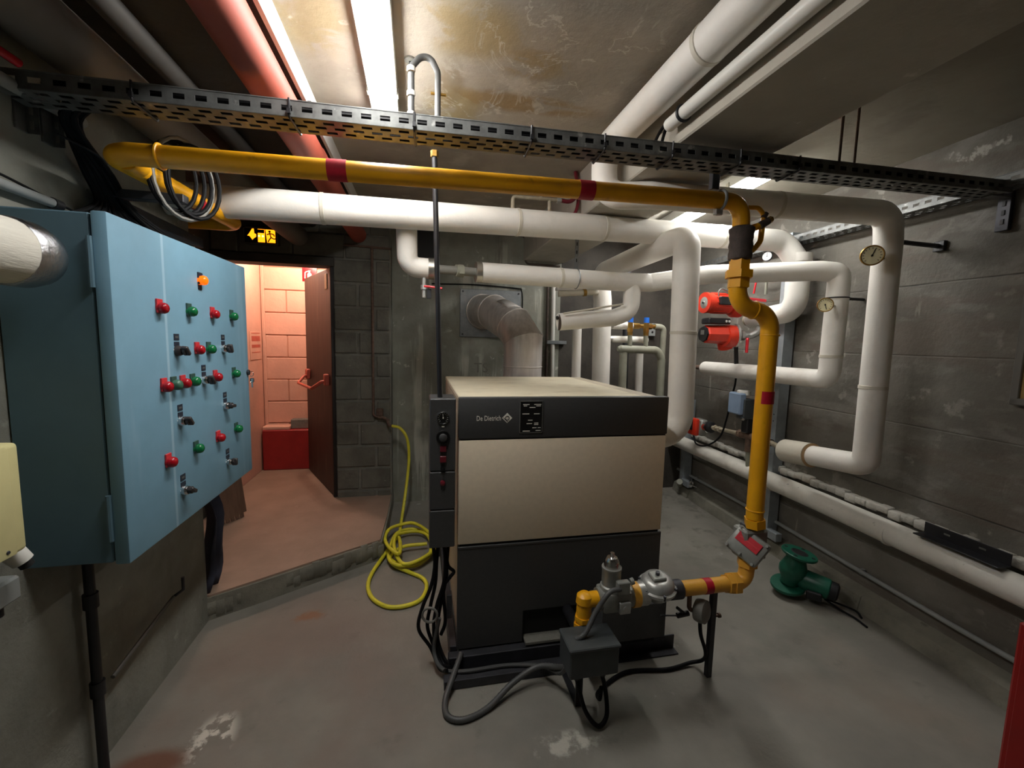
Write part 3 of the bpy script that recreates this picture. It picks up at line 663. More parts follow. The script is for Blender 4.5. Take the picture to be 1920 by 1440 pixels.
# grey conduit along the wall above the cabinet, near the frame edge
p = thing('conduit', 'grey plastic conduit on the left wall just above the cabinet', 'conduit', (-1.1, 1.2, 1.94))
B().tube([(-1.1, -.5, 1.95), (-1.1, 1.62, 1.935)], .014, 12).build('tube', 'grey_pvc', p)
B().cyl((-1.1, 1.615, 1.935), (-1.1, 1.645, 1.934), .017).build('end_sleeve', 'black_plastic', p)
tag(B().tube(spline([(-1.1, 1.1, 1.97), (-1.1, 1.4, 1.965), (-1.1, 1.6, 1.945), (-1.1, 1.8, 1.92), (-1.08, 1.95, 1.88)]), .004, 6).build('black_cable', 'black_cable'), 'thin black cable lying along the grey wall conduit', 'cable')
p = thing('conduit', 'short white conduit stub standing at the far top corner of the cabinet', 'conduit', (-1.11, 2.42, 1.86))
B().cyl((-1.1, 2.44, 1.84), (-1.1, 2.44, 2.03), .014).build('tube', 'white_pvc', p)
B().box(-1.12, -1.09, 2.42, 2.46, 1.95, 1.97, .002).build('clip', 'white_pvc', p, smooth=False)
p = thing('conduit', 'pale bent conduit running up to the tray end at the left edge', 'conduit', (-1.06, 1.2, 2.15))
B().tube([(-1.02, .2, 2.17), (-1.02, 1.3, 2.165), (-1.07, 1.5, 2.2), (-1.09, 1.75, 2.23)], .017, 12, fillet=.1).build('tube', 'grey_pvc', p)
p = thing('red_tube', 'pinkish red tube end near the ceiling at the left edge', 'tube', (-1.0, 1.3, 2.22))
B().tube([(-1.0, .8, 2.215), (-1.0, 1.4, 2.222)], .011, 10).build('tube', 'lamp_red', p)
B().box(-1.03, -.97, .7, 1.3, 2.232, 2.25, .002).build('channel', 'white_pvc', p, smooth=False)

# ================================================================== CEILING PIPES ON THE LEFT
p = thing('drain_pipe', 'large terracotta red pipe running under the ceiling', 'pipe', (-.51, 1.2, 2.4))
B().tube([(-.515, -1.6, 2.4), (-.51, 3.86, 2.4)], .066, 28).build('pipe', 'terracotta', p)
for y in (.2, 2.3): B().cyl((-.512, y, 2.4), (-.512, y + .05, 2.4), .072).build('coupling', 'terracotta', p)
p = thing('drain_pipe', 'wide pale grey pipe under the dark slab at the upper left', 'pipe', (-.98, 1.2, 2.36))
B().tube([(-.98, -1.6, 2.355), (-.975, 3.86, 2.355)], .078, 28).build('pipe', 'pale_duct', p)
p = thing('drain_pipe', 'narrow dark grey pipe between the pale and the red ceiling pipes', 'pipe', (-.87, 1.2, 2.45))
B().tube([(-.875, -1.6, 2.47), (-.865, 3.86, 2.47)], .036, 20).build('pipe', 'dark_grey_pipe', p)
p = thing('hanger_strip', 'dark hanger strip holding the red pipe under the slab', 'hanger', (-.6, 1.9, 2.45))
B().box(-.66, -.44, 2.0, 2.03, 2.462, 2.512, .002).build('strip', 'brown_iron', p, smooth=False)

# ================================================================== FLUORESCENT FITTINGS
def fitting(name, label, c0, c1, wdt, dm_, zt):
    c0, c1 = V(c0), V(c1); d_ = (c1 - c0); L_ = d_.length; d_.normalize(); x_ = V((d_.y, -d_.x, 0))
    rot = frame(x_, d_, (0, 0, 1), (0, 0, 0)).to_3x3(); mid = (c0 + c1) / 2
    p = thing(name, label, 'lamp', (mid.x, mid.y, zt), 'fluorescent fittings')
    B().cbox((mid.x, mid.y, zt - .033), (wdt, L_, .066), rot, .003).build('body', 'lamp_body', p, smooth=False)
    B().cbox((mid.x, mid.y, zt - .076), (wdt - .018, L_ - .05, .030), rot, .010, 3).build('diffuser', dm_, p)
    for e, s_ in ((c0, 1), (c1, -1)):
        q = e + d_ * .014 * s_
        B().cbox((q.x, q.y, zt - .058), (wdt + .004, .026, .062), rot, .006).build('end_cap', 'lamp_body', p, smooth=False)
    for t in (.2, .8):
        q = c0 + d_ * L_ * t
        for s_ in (-1, 1): B().cbox(V((q.x, q.y, zt - .05)) + x_ * (wdt / 2 + .003) * s_, (.006, .03, .03), rot, .001).build('clip', 'steel_collar', p, smooth=False)
    return p
fitting('fluorescent_fitting', 'bright long fluorescent fitting on the stained ceiling above the boiler', (-.14, .98, 0), (-.152, 2.14, 0), .112, 'diffuser', ZC)
fitting('fluorescent_fitting', 'bright fluorescent fitting beyond the ceiling beam near the right wall', (1.90, 2.12, 0), (2.05, 3.62, 0), .125, 'diffuser_b', ZC)

# ================================================================== CABLE TRAYS
def slotted(bm, org, d_, w_, L_, Wd, th, pitch, slot, rows):
    """perforated strip: rails and bridges with open slots between them"""
    org, d_, w_ = V(org), V(d_).normalized(), V(w_).normalized(); nn = d_.cross(w_); rot = frame(d_, w_, nn, (0, 0, 0)).to_3x3()
    rh = Wd / (rows * 2 + 1)
    for r_ in range(rows + 1): bm.cbox(org + d_ * L_ / 2 + w_ * (rh * (2 * r_ + .5)), (L_, rh, th), rot)
    n_ = int(L_ / pitch)
    for r_ in range(rows):
        sh = pitch / 2 if r_ % 2 else 0
        for i in range(n_ + 1):
            x = i * pitch + sh
            if x + pitch - slot > L_: continue
            bm.cbox(org + d_ * (x + (pitch - slot) / 2) + w_ * (rh * (2 * r_ + 1.5)), (pitch - slot, rh, th), rot)
def tray(name, label, a, b_, inward, wd, h, pitch=.056):
    a, b_ = V(a), V(b_); d_ = (b_ - a); L_ = d_.length; d_.normalize(); inn = V(inward).normalized(); upv = d_.cross(inn); upv = upv if upv.z > 0 else -upv
    p = thing(name, label, 'cable tray', tuple((a + b_) / 2))
    q = B(); slotted(q, a, d_, upv, L_, h, .0018, pitch, .03, 1); q.build('front_flange', 'tray_metal', p, smooth=False)
    q = B(); slotted(q, a, d_, inn, L_, wd, .0018, pitch, .032, 3); q.build('bottom_plate', 'tray_metal', p, smooth=False)
    q = B(); slotted(q, a + inn * wd, d_, upv, L_, h, .0018, pitch, .03, 1); q.build('back_flange', 'tray_metal', p, smooth=False)
    B().tube([a + upv * h, b_ + upv * h], .0025, 6).build('rolled_edge', 'tray_metal', p)
    return p, a, d_, inn, upv, L_
tp_, ta, td, ti, tu, tL = tray('cable_tray', 'perforated steel cable tray crossing the whole room under the ceiling', (-1.1, 1.45, 2.182), (2.54, 1.45, 2.250), (0, 1, 0), .105, .046)
tray('cable_tray', 'perforated steel cable tray running along the right wall', W(.2, .12, 2.262), W(4.0, .12, 2.285), -WN, .1, .05)
for k, x in enumerate((.22, .62, .98, 1.36, 1.62, 1.88, 2.16, 2.42)):
    q = ta + td * (x + .1)
    o = B(); c_ = V(q)
    o.tube([c_ + V((0, -.004, .05)), c_ + V((0, -.005, -.004)), c_ + V((.004, .11, -.006)), c_ + V((0, .112, .05))], .0035, 6, fillet=.008)
    o.cbox(c_ + V((.0, -.008, .012)), (.01, .008, .014)); o.build('cable_tie', 'black_plastic', tp_)
# cables lying in the cross tray
for k in range(10):
    y = 1.466 + .0085 * k; pts = [(x, y + random.uniform(-.01, .01), 2.183 + .0187 * (x + 1.1) + .012 + .014 * (k % 3)) for x in [-1.0 + i * .5 for i in range(8)]]
    tag(B().tube(spline(pts, 4), (.0075 + .001 * (k % 3)), 8).build('black_cable', 'black_cable'), 'black cable lying among others in the cross room cable tray', 'cable', 'cables in the cross tray')
for k, (x, y) in enumerate(((1.343, 1.45), (1.41, 1.45))):
    q = W(1.4, 0, 0)
for x, lab in ((1.66, 'thin rusty rod hanging the tray beside the beam'), (1.735, 'thin rusty rod hanging the tray farther from the beam')):
    p = thing('threaded_rod', lab, 'rod', (x, 1.5, 2.3), 'tray hanger rods')
    B().cyl((x, 1.5, 2.24), (x, 1.5, ZC), .005, seg=8).build('rod', 'rust_pipe', p)
    B().lathe([(.02, 0), (.018, .006), (.006, .012)], (x, 1.5, ZC), (0, 0, -1), 12).build('anchor', 'rust_pipe', p)
p = thing('slotted_bracket', 'short slotted bracket holding the tray on the dark right wall', 'bracket', tuple(W(1.5, .02, 2.1)))
B().cbox(W(1.5, .012, 2.2), (.02, .05, .2), WROT, .002).build('back_plate', 'dark_metal', p, smooth=False)
B().cbox(W(1.5, .07, 2.245), (.12, .04, .006), WROT, .001).build('arm', 'tray_metal', p, smooth=False)
for k in range(3): B().cbox(W(1.5, .0235, 2.14 + k * .04), (.003, .012, .022), WROT).build('slot', 'ink', p, smooth=False)

# black cables falling from the tray onto the cabinet
for k in range(12):
    a_ = random.uniform(-1, 1); t = k / 11
    x0 = -.98 + .14 * t; y3 = 1.62 + .52 * t
    pts = [(x0 + .05, 1.5, 2.205 + .01 * (k % 3)), (-1.05 + .05 * t, 1.6 + .03 * a_, 2.18), (-1.085 + .05 * t, 1.73 + .05 * t, 2.08), (-1.09 + .06 * t + .01 * a_, 1.78 + .13 * t, 1.99), (-1.06 + .09 * t, y3, 1.90), (-1.05 + .09 * t, y3 + .03, 1.872)]
    tag(B().tube(spline(pts, 6), .0075 + .002 * (k % 3) / 2, 8).build('black_cable', 'black_cable'), 'black cable in the bundle falling from the tray to the blue cabinet', 'cable', 'cable bundle above the cabinet')
tag(B().tube(spline([(-1.075, 1.62, 2.14), (-1.02, 1.68, 2.115), (-1.03, 1.75, 2.10), (-1.1, 1.77, 2.1)]), .004, 6).build('cable_tie', 'black_plastic'), 'black tie strapped round the cable bundle above the cabinet', 'cable tie')
# coils of spare cable round the yellow pipe
for k in range(5):
    rr = .085 + .012 * (k % 3); c_ = V((-.86 + .012 * k, 1.80 + .012 * k, 2.1)); ph = .5 * k
    pts = [c_ + V((math.cos(a) * rr * .75 * .7, math.cos(a) * rr * .75, math.sin(a) * (rr + .03))) for a in [2 * math.pi * i / 22 for i in range(22)]]
    tag(B().tube(pts, .0075, 8, closed=True).build('cable_coil', 'black_cable' if k != 2 else 'grey_cable'), 'loop of spare cable hung round the yellow gas pipe' if k != 2 else 'single pale grey loop of spare cable round the yellow gas pipe', 'cable coil', 'cable coils on the gas pipe')
p = thing('wall_bracket', 'dark steel arm under the yellow pipe fixed to the left wall', 'bracket', (-1.0, 1.84, 2.02))
B().box(-1.12, -.84, 1.82, 1.86, 2.02, 2.05, .002).build('arm', 'dark_metal', p, smooth=False)
p = thing('support_bar', 'dark steel bar along the left wall top beside the door recess', 'bar', (-1.08, 2.15, 1.98))
B().cbox((-1.085, 2.16, 2.0), (.05, .62, .045), M.Rotation(R(-1), 3, 'X'), .003).build('bar', 'dark_metal', p, smooth=False)

# ================================================================== INSULATED PIPES
def seam(parent, c, d_, r, material='insulation_shade', name='seam_band', wd=.02, pr=.0025):
    c = V(c); d_ = V(d_).normalized()
    return B().lathe([(r, -wd / 2), (r + pr, -wd / 2 + .002), (r + pr, wd / 2 - .002), (r, wd / 2)], c, d_, 24).build(name, material, parent)
# long main, from the door recess to the right wall, then down
p = thing('insulated_pipe', 'longest white insulated pipe crossing above the boiler to the right wall', 'pipe', (.7, 2.45, 2.22))
mA, mB = V((-1.118, 2.276, 2.152)), V((2.47, 2.6, 2.285))
B().tube([mA, mB, V((2.55, 2.53, 2.12)), V((2.55, 2.53, 1.80)), V((2.575, 2.95, 1.765))], .073, 26, fillet=.11, n=9).build('lagging', 'insulation', p)
for t in (.18, .46, .61, .85): seam(p, mA.lerp(mB, t), mB - mA, .073)
seam(p, (2.55, 2.53, 2.16), (0, 0, 1), .073, 'insulation', wd=.06, pr=.004)
B().cyl((2.575, 2.94, 1.766), (2.578, 3.0, 1.762), .05).build('bare_end', 'aged_pipe', p)
# branch dropping from the main to the coupling
p = thing('insulated_pipe', 'white insulated elbow dropping from the long pipe to the bare coupling', 'pipe', (-.05, 2.5, 2.0))
B().tube([(-.075, 2.43, 2.2), (-.07, 2.5, 1.945), (.055, 2.52, 1.945)], .056, 24, fillet=.1, n=9).build('lagging', 'insulation', p)
seam(p, (.06, 2.52, 1.945), (1, 0, 0), .057, 'steel_collar', 'end_collar', .035)
p = thing('bare_coupling', 'dark bare steel pipe and union between the two lagged pipes', 'pipe', (.2, 2.53, 1.945))
B().cyl((.05, 2.52, 1.945), (.33, 2.56, 1.946), .026).build('pipe', 'grey_cable', p)
B().hexnut((.215, 2.545, 1.946), (.245, 2.55, 1.946), .037).cyl((.2, 2.54, 1.946), (.215, 2.545, 1.946), .034).build('union_nut', 'grey_paint_pipe', p)
p = thing('drain_valve', 'small drain valve with red lever under the lagged elbow', 'valve', (.02, 2.5, 1.8))
B().cyl((.02, 2.5, 1.89), (.02, 2.5, 1.78), .011).hexnut((.02, 2.5, 1.85), (.02, 2.5, 1.825), .018).build('body', 'cast_alu', p)
B().tube([(.02, 2.488, 1.842), (.05, 2.475, 1.84), (.12, 2.47, 1.832)], .006, 8).build('lever', 'handle_red', p)
B().box(.035, .06, 2.49, 2.5, 1.775, 1.83, .002).build('tag', 'black_plastic', p, smooth=False)
# second line with end collar, tee, and the rise to the right wall
p = thing('insulated_pipe', 'white insulated pipe with shiny collar running right from the bare coupling', 'pipe', (.8, 2.58, 1.945))
B().tube([(.32, 2.56, 1.947), (1.26, 2.61, 1.945), (1.47, 2.60, 1.948), (1.80, 2.46, 2.0), (2.35, 2.185, 2.012), (2.447, 2.14, 2.0), (2.448, 2.137, 1.93), (2.447, 2.14, 1.40), (2.445, 2.16, 1.36), (2.452, 2.26, 1.356), (2.52, 3.40, 1.346)], .059, 26, fillet=.075, n=7).build('lagging', 'insulation', p)
seam(p, (.335, 2.56, 1.947), (1, .05, 0), .0595, 'steel_collar', 'end_collar', .035)
seam(p, (.85, 2.588, 1.946), (1, .05, 0), .059); seam(p, (2.447, 2.14, 1.5), (0, 0, 1), .059)
B().lathe([(.059, 0), (.055, .012), (.03, .02)], (2.52, 3.40, 1.346), (.06, 1, 0), 24).build('end_cap', 'insulation_shade', p)
B().cyl((2.52, 3.40, 1.346), (2.527, 3.56, 1.345), .02).build('bare_end', 'rust_pipe', p)
B().tube([(1.35, 2.605, 1.945), (1.355, 2.62, 1.76), (1.24, 2.625, 1.715), (.86, 2.62, 1.675)], .055, 24, fillet=.09, n=8).build('tee_branch', 'insulation', p)
B().tube([(.87, 2.56, 1.725), (1.27, 2.565, 1.80)], .006, 8).build('peeled_edge', 'insulation_shade', p)
B().lathe([(.055, 0), (.05, -.004), (.02, .0)], (.86, 2.62, 1.675), (-1, 0, -.1), 20).build('open_end', 'brown_iron', p)
B().cyl((.845, 2.62, 1.70), (.875, 2.62, 1.705), .012).build('bare_stub', 'ink', p)
# big flow pipe beside the boiler and the run going back
p = thing('insulated_pipe', 'fat white insulated pipe standing right of the boiler and turning to the back', 'pipe', (1.53, 2.3, 1.0))
B().tube([(1.17, 2.33, .985), (1.555, 2.3, 1.0), (1.525, 2.3, 2.168), (1.49, 2.42, 2.165), (1.475, 3.42, 2.13), (1.505, 3.42, 1.9), (1.545, 3.42, 0)], .076, 28, fillet=.135, n=10).build('lagging', 'insulation', p)
seam(p, (1.54, 2.3, 1.62), (0, 0, 1), .076)
# pipe under the ceiling, dropping and passing under the beam, then the riser on the right
p = thing('insulated_pipe', 'white insulated pipe dropping from the ceiling and passing under the beam to the right riser', 'pipe', (1.5, 1.8, 2.2))
B().tube([(.86, -1.6, 2.46), (.862, 2.02, 2.47), (.858, 1.98, 2.246), (1.06, 1.90, 2.243), (2.325, 1.80, 2.238), (2.33, 1.79, 2.1), (2.33, 1.78, .945), (2.335, 1.83, .925), (2.36, 2.2, .882)], .061, 26, fillet=.085, n=8).build('lagging', 'insulation', p)
seam(p, (.861, 1.25, 2.468), (0, 1, 0), .061); seam(p, (1.7, 1.85, 2.24), (1, -.08, 0), .061); seam(p, (2.33, 1.785, 1.35), (0, 0, 1), .061)
cv = B().tube([(2.352, 2.12, .893), (2.372, 2.33, .868)], [.074, .074], 26); cv.build('loose_sleeve', 'insulation_shade', p)
B().lathe([(.0735, 0), (.03, .001)], (2.372, 2.33, .868), (.06, 1, -.1), 24).build('sleeve_end', 'insulation_shade', p)
B().lathe([(.0745, 0), (.062, .004)], (2.3515, 2.117, .893), (-.06, -1, .1), 24).build('sleeve_lining', 'tag_wood', p)
# low pipe along the right wall
p = thing('insulated_pipe', 'dusty white insulated pipe running low along the right wall', 'pipe', tuple(W(1.5, .11, .55)))
B().tube([W(-1.5, .11, .53), W(2.2, .11, .556), W(4.04, .115, .545)], .064, 26).build('lagging', 'insulation_dusty', p)
for y in (.9, 1.75, 2.6, 3.4): seam(p, W(y, .11, .548), WD, .064, 'insulation_dusty')
for y in (1.22, 2.9): B().cyl(W(y, .11, .49), W(y, .03, .47), .012).build('support_pin', 'dark_metal', p)
p = thing('angle_bracket', 'black steel angle lying on the low insulated pipe by the right wall', 'bracket', tuple(W(1.42, .11, .62)))
B().cbox(W(1.43, .135, .628), (.075, .34, .006), WROT, .001).build('flange', 'black_plastic', p, smooth=False)
B().cbox(W(1.43, .1, .655), (.006, .34, .06), WROT, .001).build('web', 'black_plastic', p, smooth=False)
for y in (1.36, 1.5): B().cbox(W(y, .1035, .66), (.003, .025, .008), WROT).build('slot', 'frame_grey', p, smooth=False)
p = thing('conduit', 'thin grey conduit fixed just above the floor on the right wall', 'conduit', tuple(W(2.2, .03, .2)))
B().tube([W(-.5, .03, .19), W(1.5, .03, .2), W(2.6, .03, .225), W(4.03, .03, .21)], .013, 12).build('tube', 'grey_pvc', p)
for y in (.9, 1.95, 2.9, 3.7): B().cbox(W(y, .02, .21), (.03, .02, .035), WROT, .003).build('clip', 'grey_pvc', p, smooth=False)
p = thing('drain_tap', 'small chrome drain tap on the floor conduit by the far strut', 'valve', tuple(W(3.68, .08, .16)))
B().cyl(W(3.75, .03, .19), W(3.62, .13, .165), .012).hexnut(W(3.7, .07, .18), W(3.67, .09, .176), .022).build('body', 'chrome', p)
B().tube([W(3.64, .12, .18), W(3.58, .15, .19), W(3.52, .12, .185)], .006, 8).build('lever', 'chrome', p)
B().cyl(W(3.85, .1, .10), W(3.8, .14, .15), .03).build('spout', 'grey_paint_pipe', p)
# strut channels
for y, z1, lab in ((2.665, 2.36, 'tall grey steel strut channel behind the yellow gas pipe'), (3.83, 1.0, 'grey steel strut channel standing by the far corner')):
    p = thing('strut_channel', lab, 'strut', tuple(W(y, .07, .08)), 'wall struts')
    B().cbox(W(y, .10, (z1 + .12) / 2), (.006, .07, z1 - .12), WROT, .001).build('face', 'strut_grey', p, smooth=False)
    B().cbox(W(y - .033, .06, (z1 + .12) / 2), (.08, .005, z1 - .12), WROT).build('side', 'strut_grey', p, smooth=False)
    B().cbox(W(y + .033, .06, (z1 + .12) / 2), (.08, .005, z1 - .12), WROT).build('side', 'strut_grey', p, smooth=False)
    B().cbox(W(y - .08, .09, .15), (.05, .12, .06), WROT, .002).build('foot', 'strut_grey', p, smooth=False)
    for z in (1.05, 1.0, .55, .5):
        if z < z1: B().cyl(W(y - .005, .104, z), W(y - .005, .1025, z), .005, seg=8).build('hole', 'ink', p)
# pipe clamp holding the riser against the wall
p = thing('pipe_clamp', 'black clamp holding the U shaped pipe to the right wall', 'clamp', tuple(W(2.14, .1, 1.84)))
B().ring((2.448, 2.138, 1.85), (0, 0, 1), .0605, .004, 24, 6).tube([(2.5, 2.14, 1.85), tuple(W(2.14, .0, 1.85))], .009, 8).build('clamp', 'black_plastic', p)
p = thing('pipe_clamp', 'black clamp arm from the tall riser to the dark right wall', 'clamp', tuple(W(1.78, .1, 2.07)))
B().tube([(2.37, 1.785, 2.1), tuple(W(1.75, .0, 2.085))], .012, 8).cbox(W(1.75, .01, 2.085), (.02, .05, .05), WROT, .002).build('arm', 'black_plastic', p)

# thermometers on the pipes
def thermometer(label, c, nrm, r, face, back, ang, rim='brass', stem='steel_collar'):
    p = thing('thermometer', label, 'thermometer', c, 'dial thermometers')
    dial(p, c, nrm, r, face, 'ink', 'case', ang, 'ink', rim, 13, .014)
    B().cyl(V(c) - V(nrm).normalized() * .014, back, .007).build('stem', stem, p)
    return p
thermometer('larger cream dial thermometer on the tall riser', (2.152, 1.72, 2.005), (-.72, -.69, 0), .049, 'dial_cream', (2.30, 1.77, 2.005), 70)
thermometer('smaller cream dial thermometer on the U shaped pipe', (2.28, 2.06, 1.798), (-.76, -.65, 0), .041, 'dial_cream', (2.43, 2.12, 1.80), -75)
thermometer('small white dial gauge near the top of the grey strut', tuple(W(2.75, .2, 2.21)), (-.8, -.5, .1), .036, 'dial_white', tuple(W(2.85, .14, 2.19)), 85, 'dark_metal')

# ================================================================== GAS LINE
GY = 1.6; GR = .0335
g = thing('gas_pipe', 'yellow gas pipe crossing under the tray and dropping in front of the right wall', 'pipe', (.3, GY, 2.12))
B().tube([(-1.45, 2.51, 2.105), (-.915, 2.505, 2.108), (-.925, 1.61, 2.088), (-.88, GY, 2.094), (1.30, GY, 2.143), (1.312, GY, 1.985)], GR, 24, fillet=.065, n=8).build('upper_run', 'gas_yellow', g)
B().tube([(1.312, GY, 1.93), (1.315, GY, 1.72), (1.49, GY, 1.69), (1.493, GY, .77)], GR * 1.08, 24, fillet=.085, n=9).build('lower_run', 'gas_yellow', g)
for c_, d_ in (((-.795, GY, 2.096), (1, 0, .02)), ((1.40, GY, 1.705), (1, 0, -.15)), ((1.493, GY, 1.60), (0, 0, 1)), ((1.493, GY, .81), (0, 0, 1))):
    B().ring(c_, d_, GR * 1.06, .0045, 24, 8).build('weld_bead', 'gas_yellow', g)
B().lathe([(GR * 1.03, 0), (.037, .004), (.037, .06), (GR * 1.03, .064)], (-.9, 1.62, 2.088), (0, 1, 0), 20).build('elbow_sleeve', 'gas_yellow', g)
for a_, b_ in (((-.305, GY, 2.107), (-.243, GY, 2.109)), ((.585, GY, 2.127), (.645, GY, 2.128))):
    B().cyl(a_, b_, GR + .0016, seg=24).build('red_band', 'band_red', g)
B().cyl((-.921, 2.08, 2.098), (-.921, 2.13, 2.099), GR + .0016, seg=24).build('red_band', 'band_red', g)
B().cyl((1.493, GY, 1.30), (1.493, GY, 1.355), GR * 1.08 + .0016, seg=24).build('red_band', 'band_red', g)
# hemp wrapped joint, union and small bypass valve
jw = B().lathe([(.036, 0), (.045, .008), (.047, .03), (.043, .045), (.048, .06), (.044, .08), (.047, .095), (.046, .11), (.05, .122), (.05, .132), (.04, .14)], (1.313, GY, 1.905), (0, 0, 1), 22)
jw.build('wrapped_joint', 'putty', g)
B().hexnut((1.313, GY, 1.868), (1.313, GY, 1.915), .042).hexnut((1.314, GY, 1.835), (1.314, GY, 1.866), .056).hexnut((1.315, GY, 1.795), (1.315, GY, 1.837), .044).build('union', 'gas_yellow', g, angle=30)
B().tube([(1.33, GY, 2.125), (1.375, GY - .01, 2.125), (1.405, GY - .01, 2.10), (1.402, GY - .01, 2.06)], .009, 10, fillet=.03).build('bypass_tube', 'gas_yellow', g)
B().tube([(1.335, GY, 2.035), (1.395, GY - .01, 2.055)], .014, 10).build('bypass_branch', 'gas_yellow', g)
bv = B().cyl((1.385, GY - .012, 2.05), (1.425, GY - .012, 2.075), .016).hexnut((1.402, GY - .012, 2.085), (1.412, GY - .012, 2.105), .013).build('bypass_valve', 'putty', g)
B().hexnut((1.425, GY - .014, 2.075), (1.44, GY - .014, 2.083), .014).build('plug', 'brass', bv)
B().tube([(1.402, GY - .01, 2.05), (1.398, GY - .01, 1.99), (1.375, GY, 1.955), (1.335, GY, 1.935)], .011, 10, fillet=.04).build('bypass_tube', 'gas_yellow', g)
# hanger
hg = thing('pipe_hanger', 'dark metal hanger strap holding the yellow pipe under the tray', 'hanger', (1.2, GY, 2.2))
B().ring((1.2, GY, 2.141), (1, 0, 0), GR + .006, .006, 24, 8).build('ring', 'grey_pvc', hg)
B().box(1.15, 1.185, GY - .012, GY + .012, 2.18, 2.255, .002).build('strap', 'dark_metal', hg, smooth=False)
B().cbox((1.19, GY - .005, 2.092), (.035, .02, .024), None, .003).build('clasp', 'cast_alu', hg, smooth=False)
# shut off box
sb = thing('gas_filter', 'grey cast gas filter housing with red label on the yellow pipe', 'gas filter', (1.48, GY, .64))
fn = V((-.72, -.55, .42)).normalized(); sx = V((0, 0, 1)).cross(fn).normalized(); sy = fn.cross(sx)
sx, sy = sx * math.cos(R(-26)) + sy * math.sin(R(-26)), sy * math.cos(R(-26)) - sx * math.sin(R(-26))
SR = frame(sx, sy, fn, (0, 0, 0)).to_3x3(); c0 = V((1.455, GY - .01, .645))
B().box(1.44, 1.56, GY - .02, GY + .07, .575, .715, .008).build('body', 'alu_grey', sb, smooth=False)
B().cbox(c0 + V((.005, 0, .0)), (.15, .125, .04), SR, .014, 2).build('cover', 'alu_grey', sb)
B().cbox(c0 + fn * .0215 + sy * .02 , (.105, .048, .003), SR, .001).build('red_label', 'sticker_red', sb, smooth=False)
B().cbox(c0 + fn * .0235 + sy * .02, (.08, .006, .001), SR).build('label_print', 'legend_red', sb, smooth=False)
for u_, v_ in ((-.062, .055), (.062, .055), (-.062, -.05), (.062, -.05), (0, -.045)):
    B().hexnut(c0 + fn * .018 + sx * u_ + sy * v_, c0 + fn * .028 + sx * u_ + sy * v_, .007).build('bolt', 'alu_grey', sb)
B().cbox((1.51, GY + .025, .722), (.09, .06, .018), None, .003).build('top_flange', 'dark_metal', sb, smooth=False)
B().hexnut((1.5, GY, .73), (1.495, GY, .77), .045).build('inlet_nut', 'gas_yellow', sb)
B().hexnut((1.475, GY, .545), (1.475, GY, .58), .044).build('outlet_nut', 'gas_yellow_old', sb)
# lower gas branch
g2 = thing('gas_pipe', 'short low yellow gas pipe with red band feeding the burner valves', 'pipe', (1.25, GY, .465))
B().tube([(1.475, GY, .56), (1.47, GY, .466), (1.36, GY, .466), (1.13, GY, .466)], .033, 24, fillet=.055, n=8).build('pipe', 'gas_yellow_old', g2)
B().hexnut((1.395, GY, .466), (1.425, GY, .466), .05).hexnut((1.37, GY, .466), (1.395, GY, .466), .044).build('union', 'gas_yellow_old', g2, angle=30)
B().cyl((1.25, GY, .466), (1.287, GY, .466), .0345).build('red_band', 'band_red', g2)
# pressure regulator
rg = thing('gas_regulator', 'round silver diaphragm gas regulator on the low yellow pipe', 'regulator', (1.02, GY, .47))
ra = V((-.05, -.18, 1)).normalized()
B().lathe([(.03, -.06), (.045, -.045), (.06, -.02), (.078, -.004), (.08, .004)], (1.02, GY, .485), ra, 30).build('body', 'cast_alu', rg)
B().lathe([(.082, .004), (.082, .014), (.072, .018), (.07, .03), (.058, .048), (.04, .054)], (1.02, GY, .485), ra, 30).build('dome', 'cast_alu', rg)
RR_ = frame((1, 0, .05), (0, 1, .18), ra, (0, 0, 0)).to_3x3()
B().cbox(V((1.015, GY, .485)) + ra * .06, (.062, .055, .016), RR_, .004).build('cap_plate', 'alu_grey', rg, smooth=False)
B().cyl(V((1.015, GY, .485)) + ra * .068, V((1.015, GY, .485)) + ra * .082, .009).build('cap_screw', 'dark_metal', rg)
for a in range(6):
    q = V((1.02, GY, .485)) + ra * .013 + (V((1, 0, .05)) * math.cos(a * 1.047 + .4) + V((0, 1, .18)) * math.sin(a * 1.047 + .4)) * .077
    B().hexnut(q - ra * .012, q + ra * .012, .006).build('bolt', 'dark_metal', rg)
B().cyl((1.08, GY, .466), (1.135, GY, .466), .042).build('inlet_flange', 'dark_metal', rg)
B().cyl((.925, GY, .466), (.965, GY, .466), .05).cyl((.945, GY, .466), (1.0, GY, .47), .036).build('outlet_flange', 'cast_alu', rg)
# solenoid valve
sv = thing('solenoid_valve', 'pale solenoid gas valve with domed chrome top above the burner', 'valve', (.82, GY, .46))
B().cbox((.815, GY, .462), (.13, .1, .085), None, .012, 2).cyl((.74, GY, .462), (.9, GY, .462), .046).build('body', 'alu_grey', sv)
B().cyl((.895, GY, .464), (.925, GY, .464), .052).build('yellow_gasket', 'gas_yellow_old', sv)
B().lathe([(.046, 0), (.046, .03), (.04, .035), (.04, .1), (.042, .103), (.042, .112)], (.8, GY, .49), (0, 0, 1), 24).build('coil', 'alu_grey', sv)
B().lathe([(.034, 0), (.034, .01), (.03, .03), (.022, .042), (.01, .045), (.009, .062), (0, .062)], (.8, GY, .602), (0, 0, 1), 24).build('cap', 'chrome', sv)
B().cbox((.83, GY - .05, .535), (.055, .03, .055), None, .004).build('plug_box', 'alu_grey', sv, smooth=False)
B().cbox((.84, GY - .055, .447), (.05, .02, .05), None, .003).cyl((.84, GY - .062, .447), (.84, GY - .07, .447), .012).build('adjuster', 'cast_alu', sv)
B().cyl((.866, GY - .045, .552), (.88, GY - .045, .556), .014).build('gland', 'alu_grey', sv)
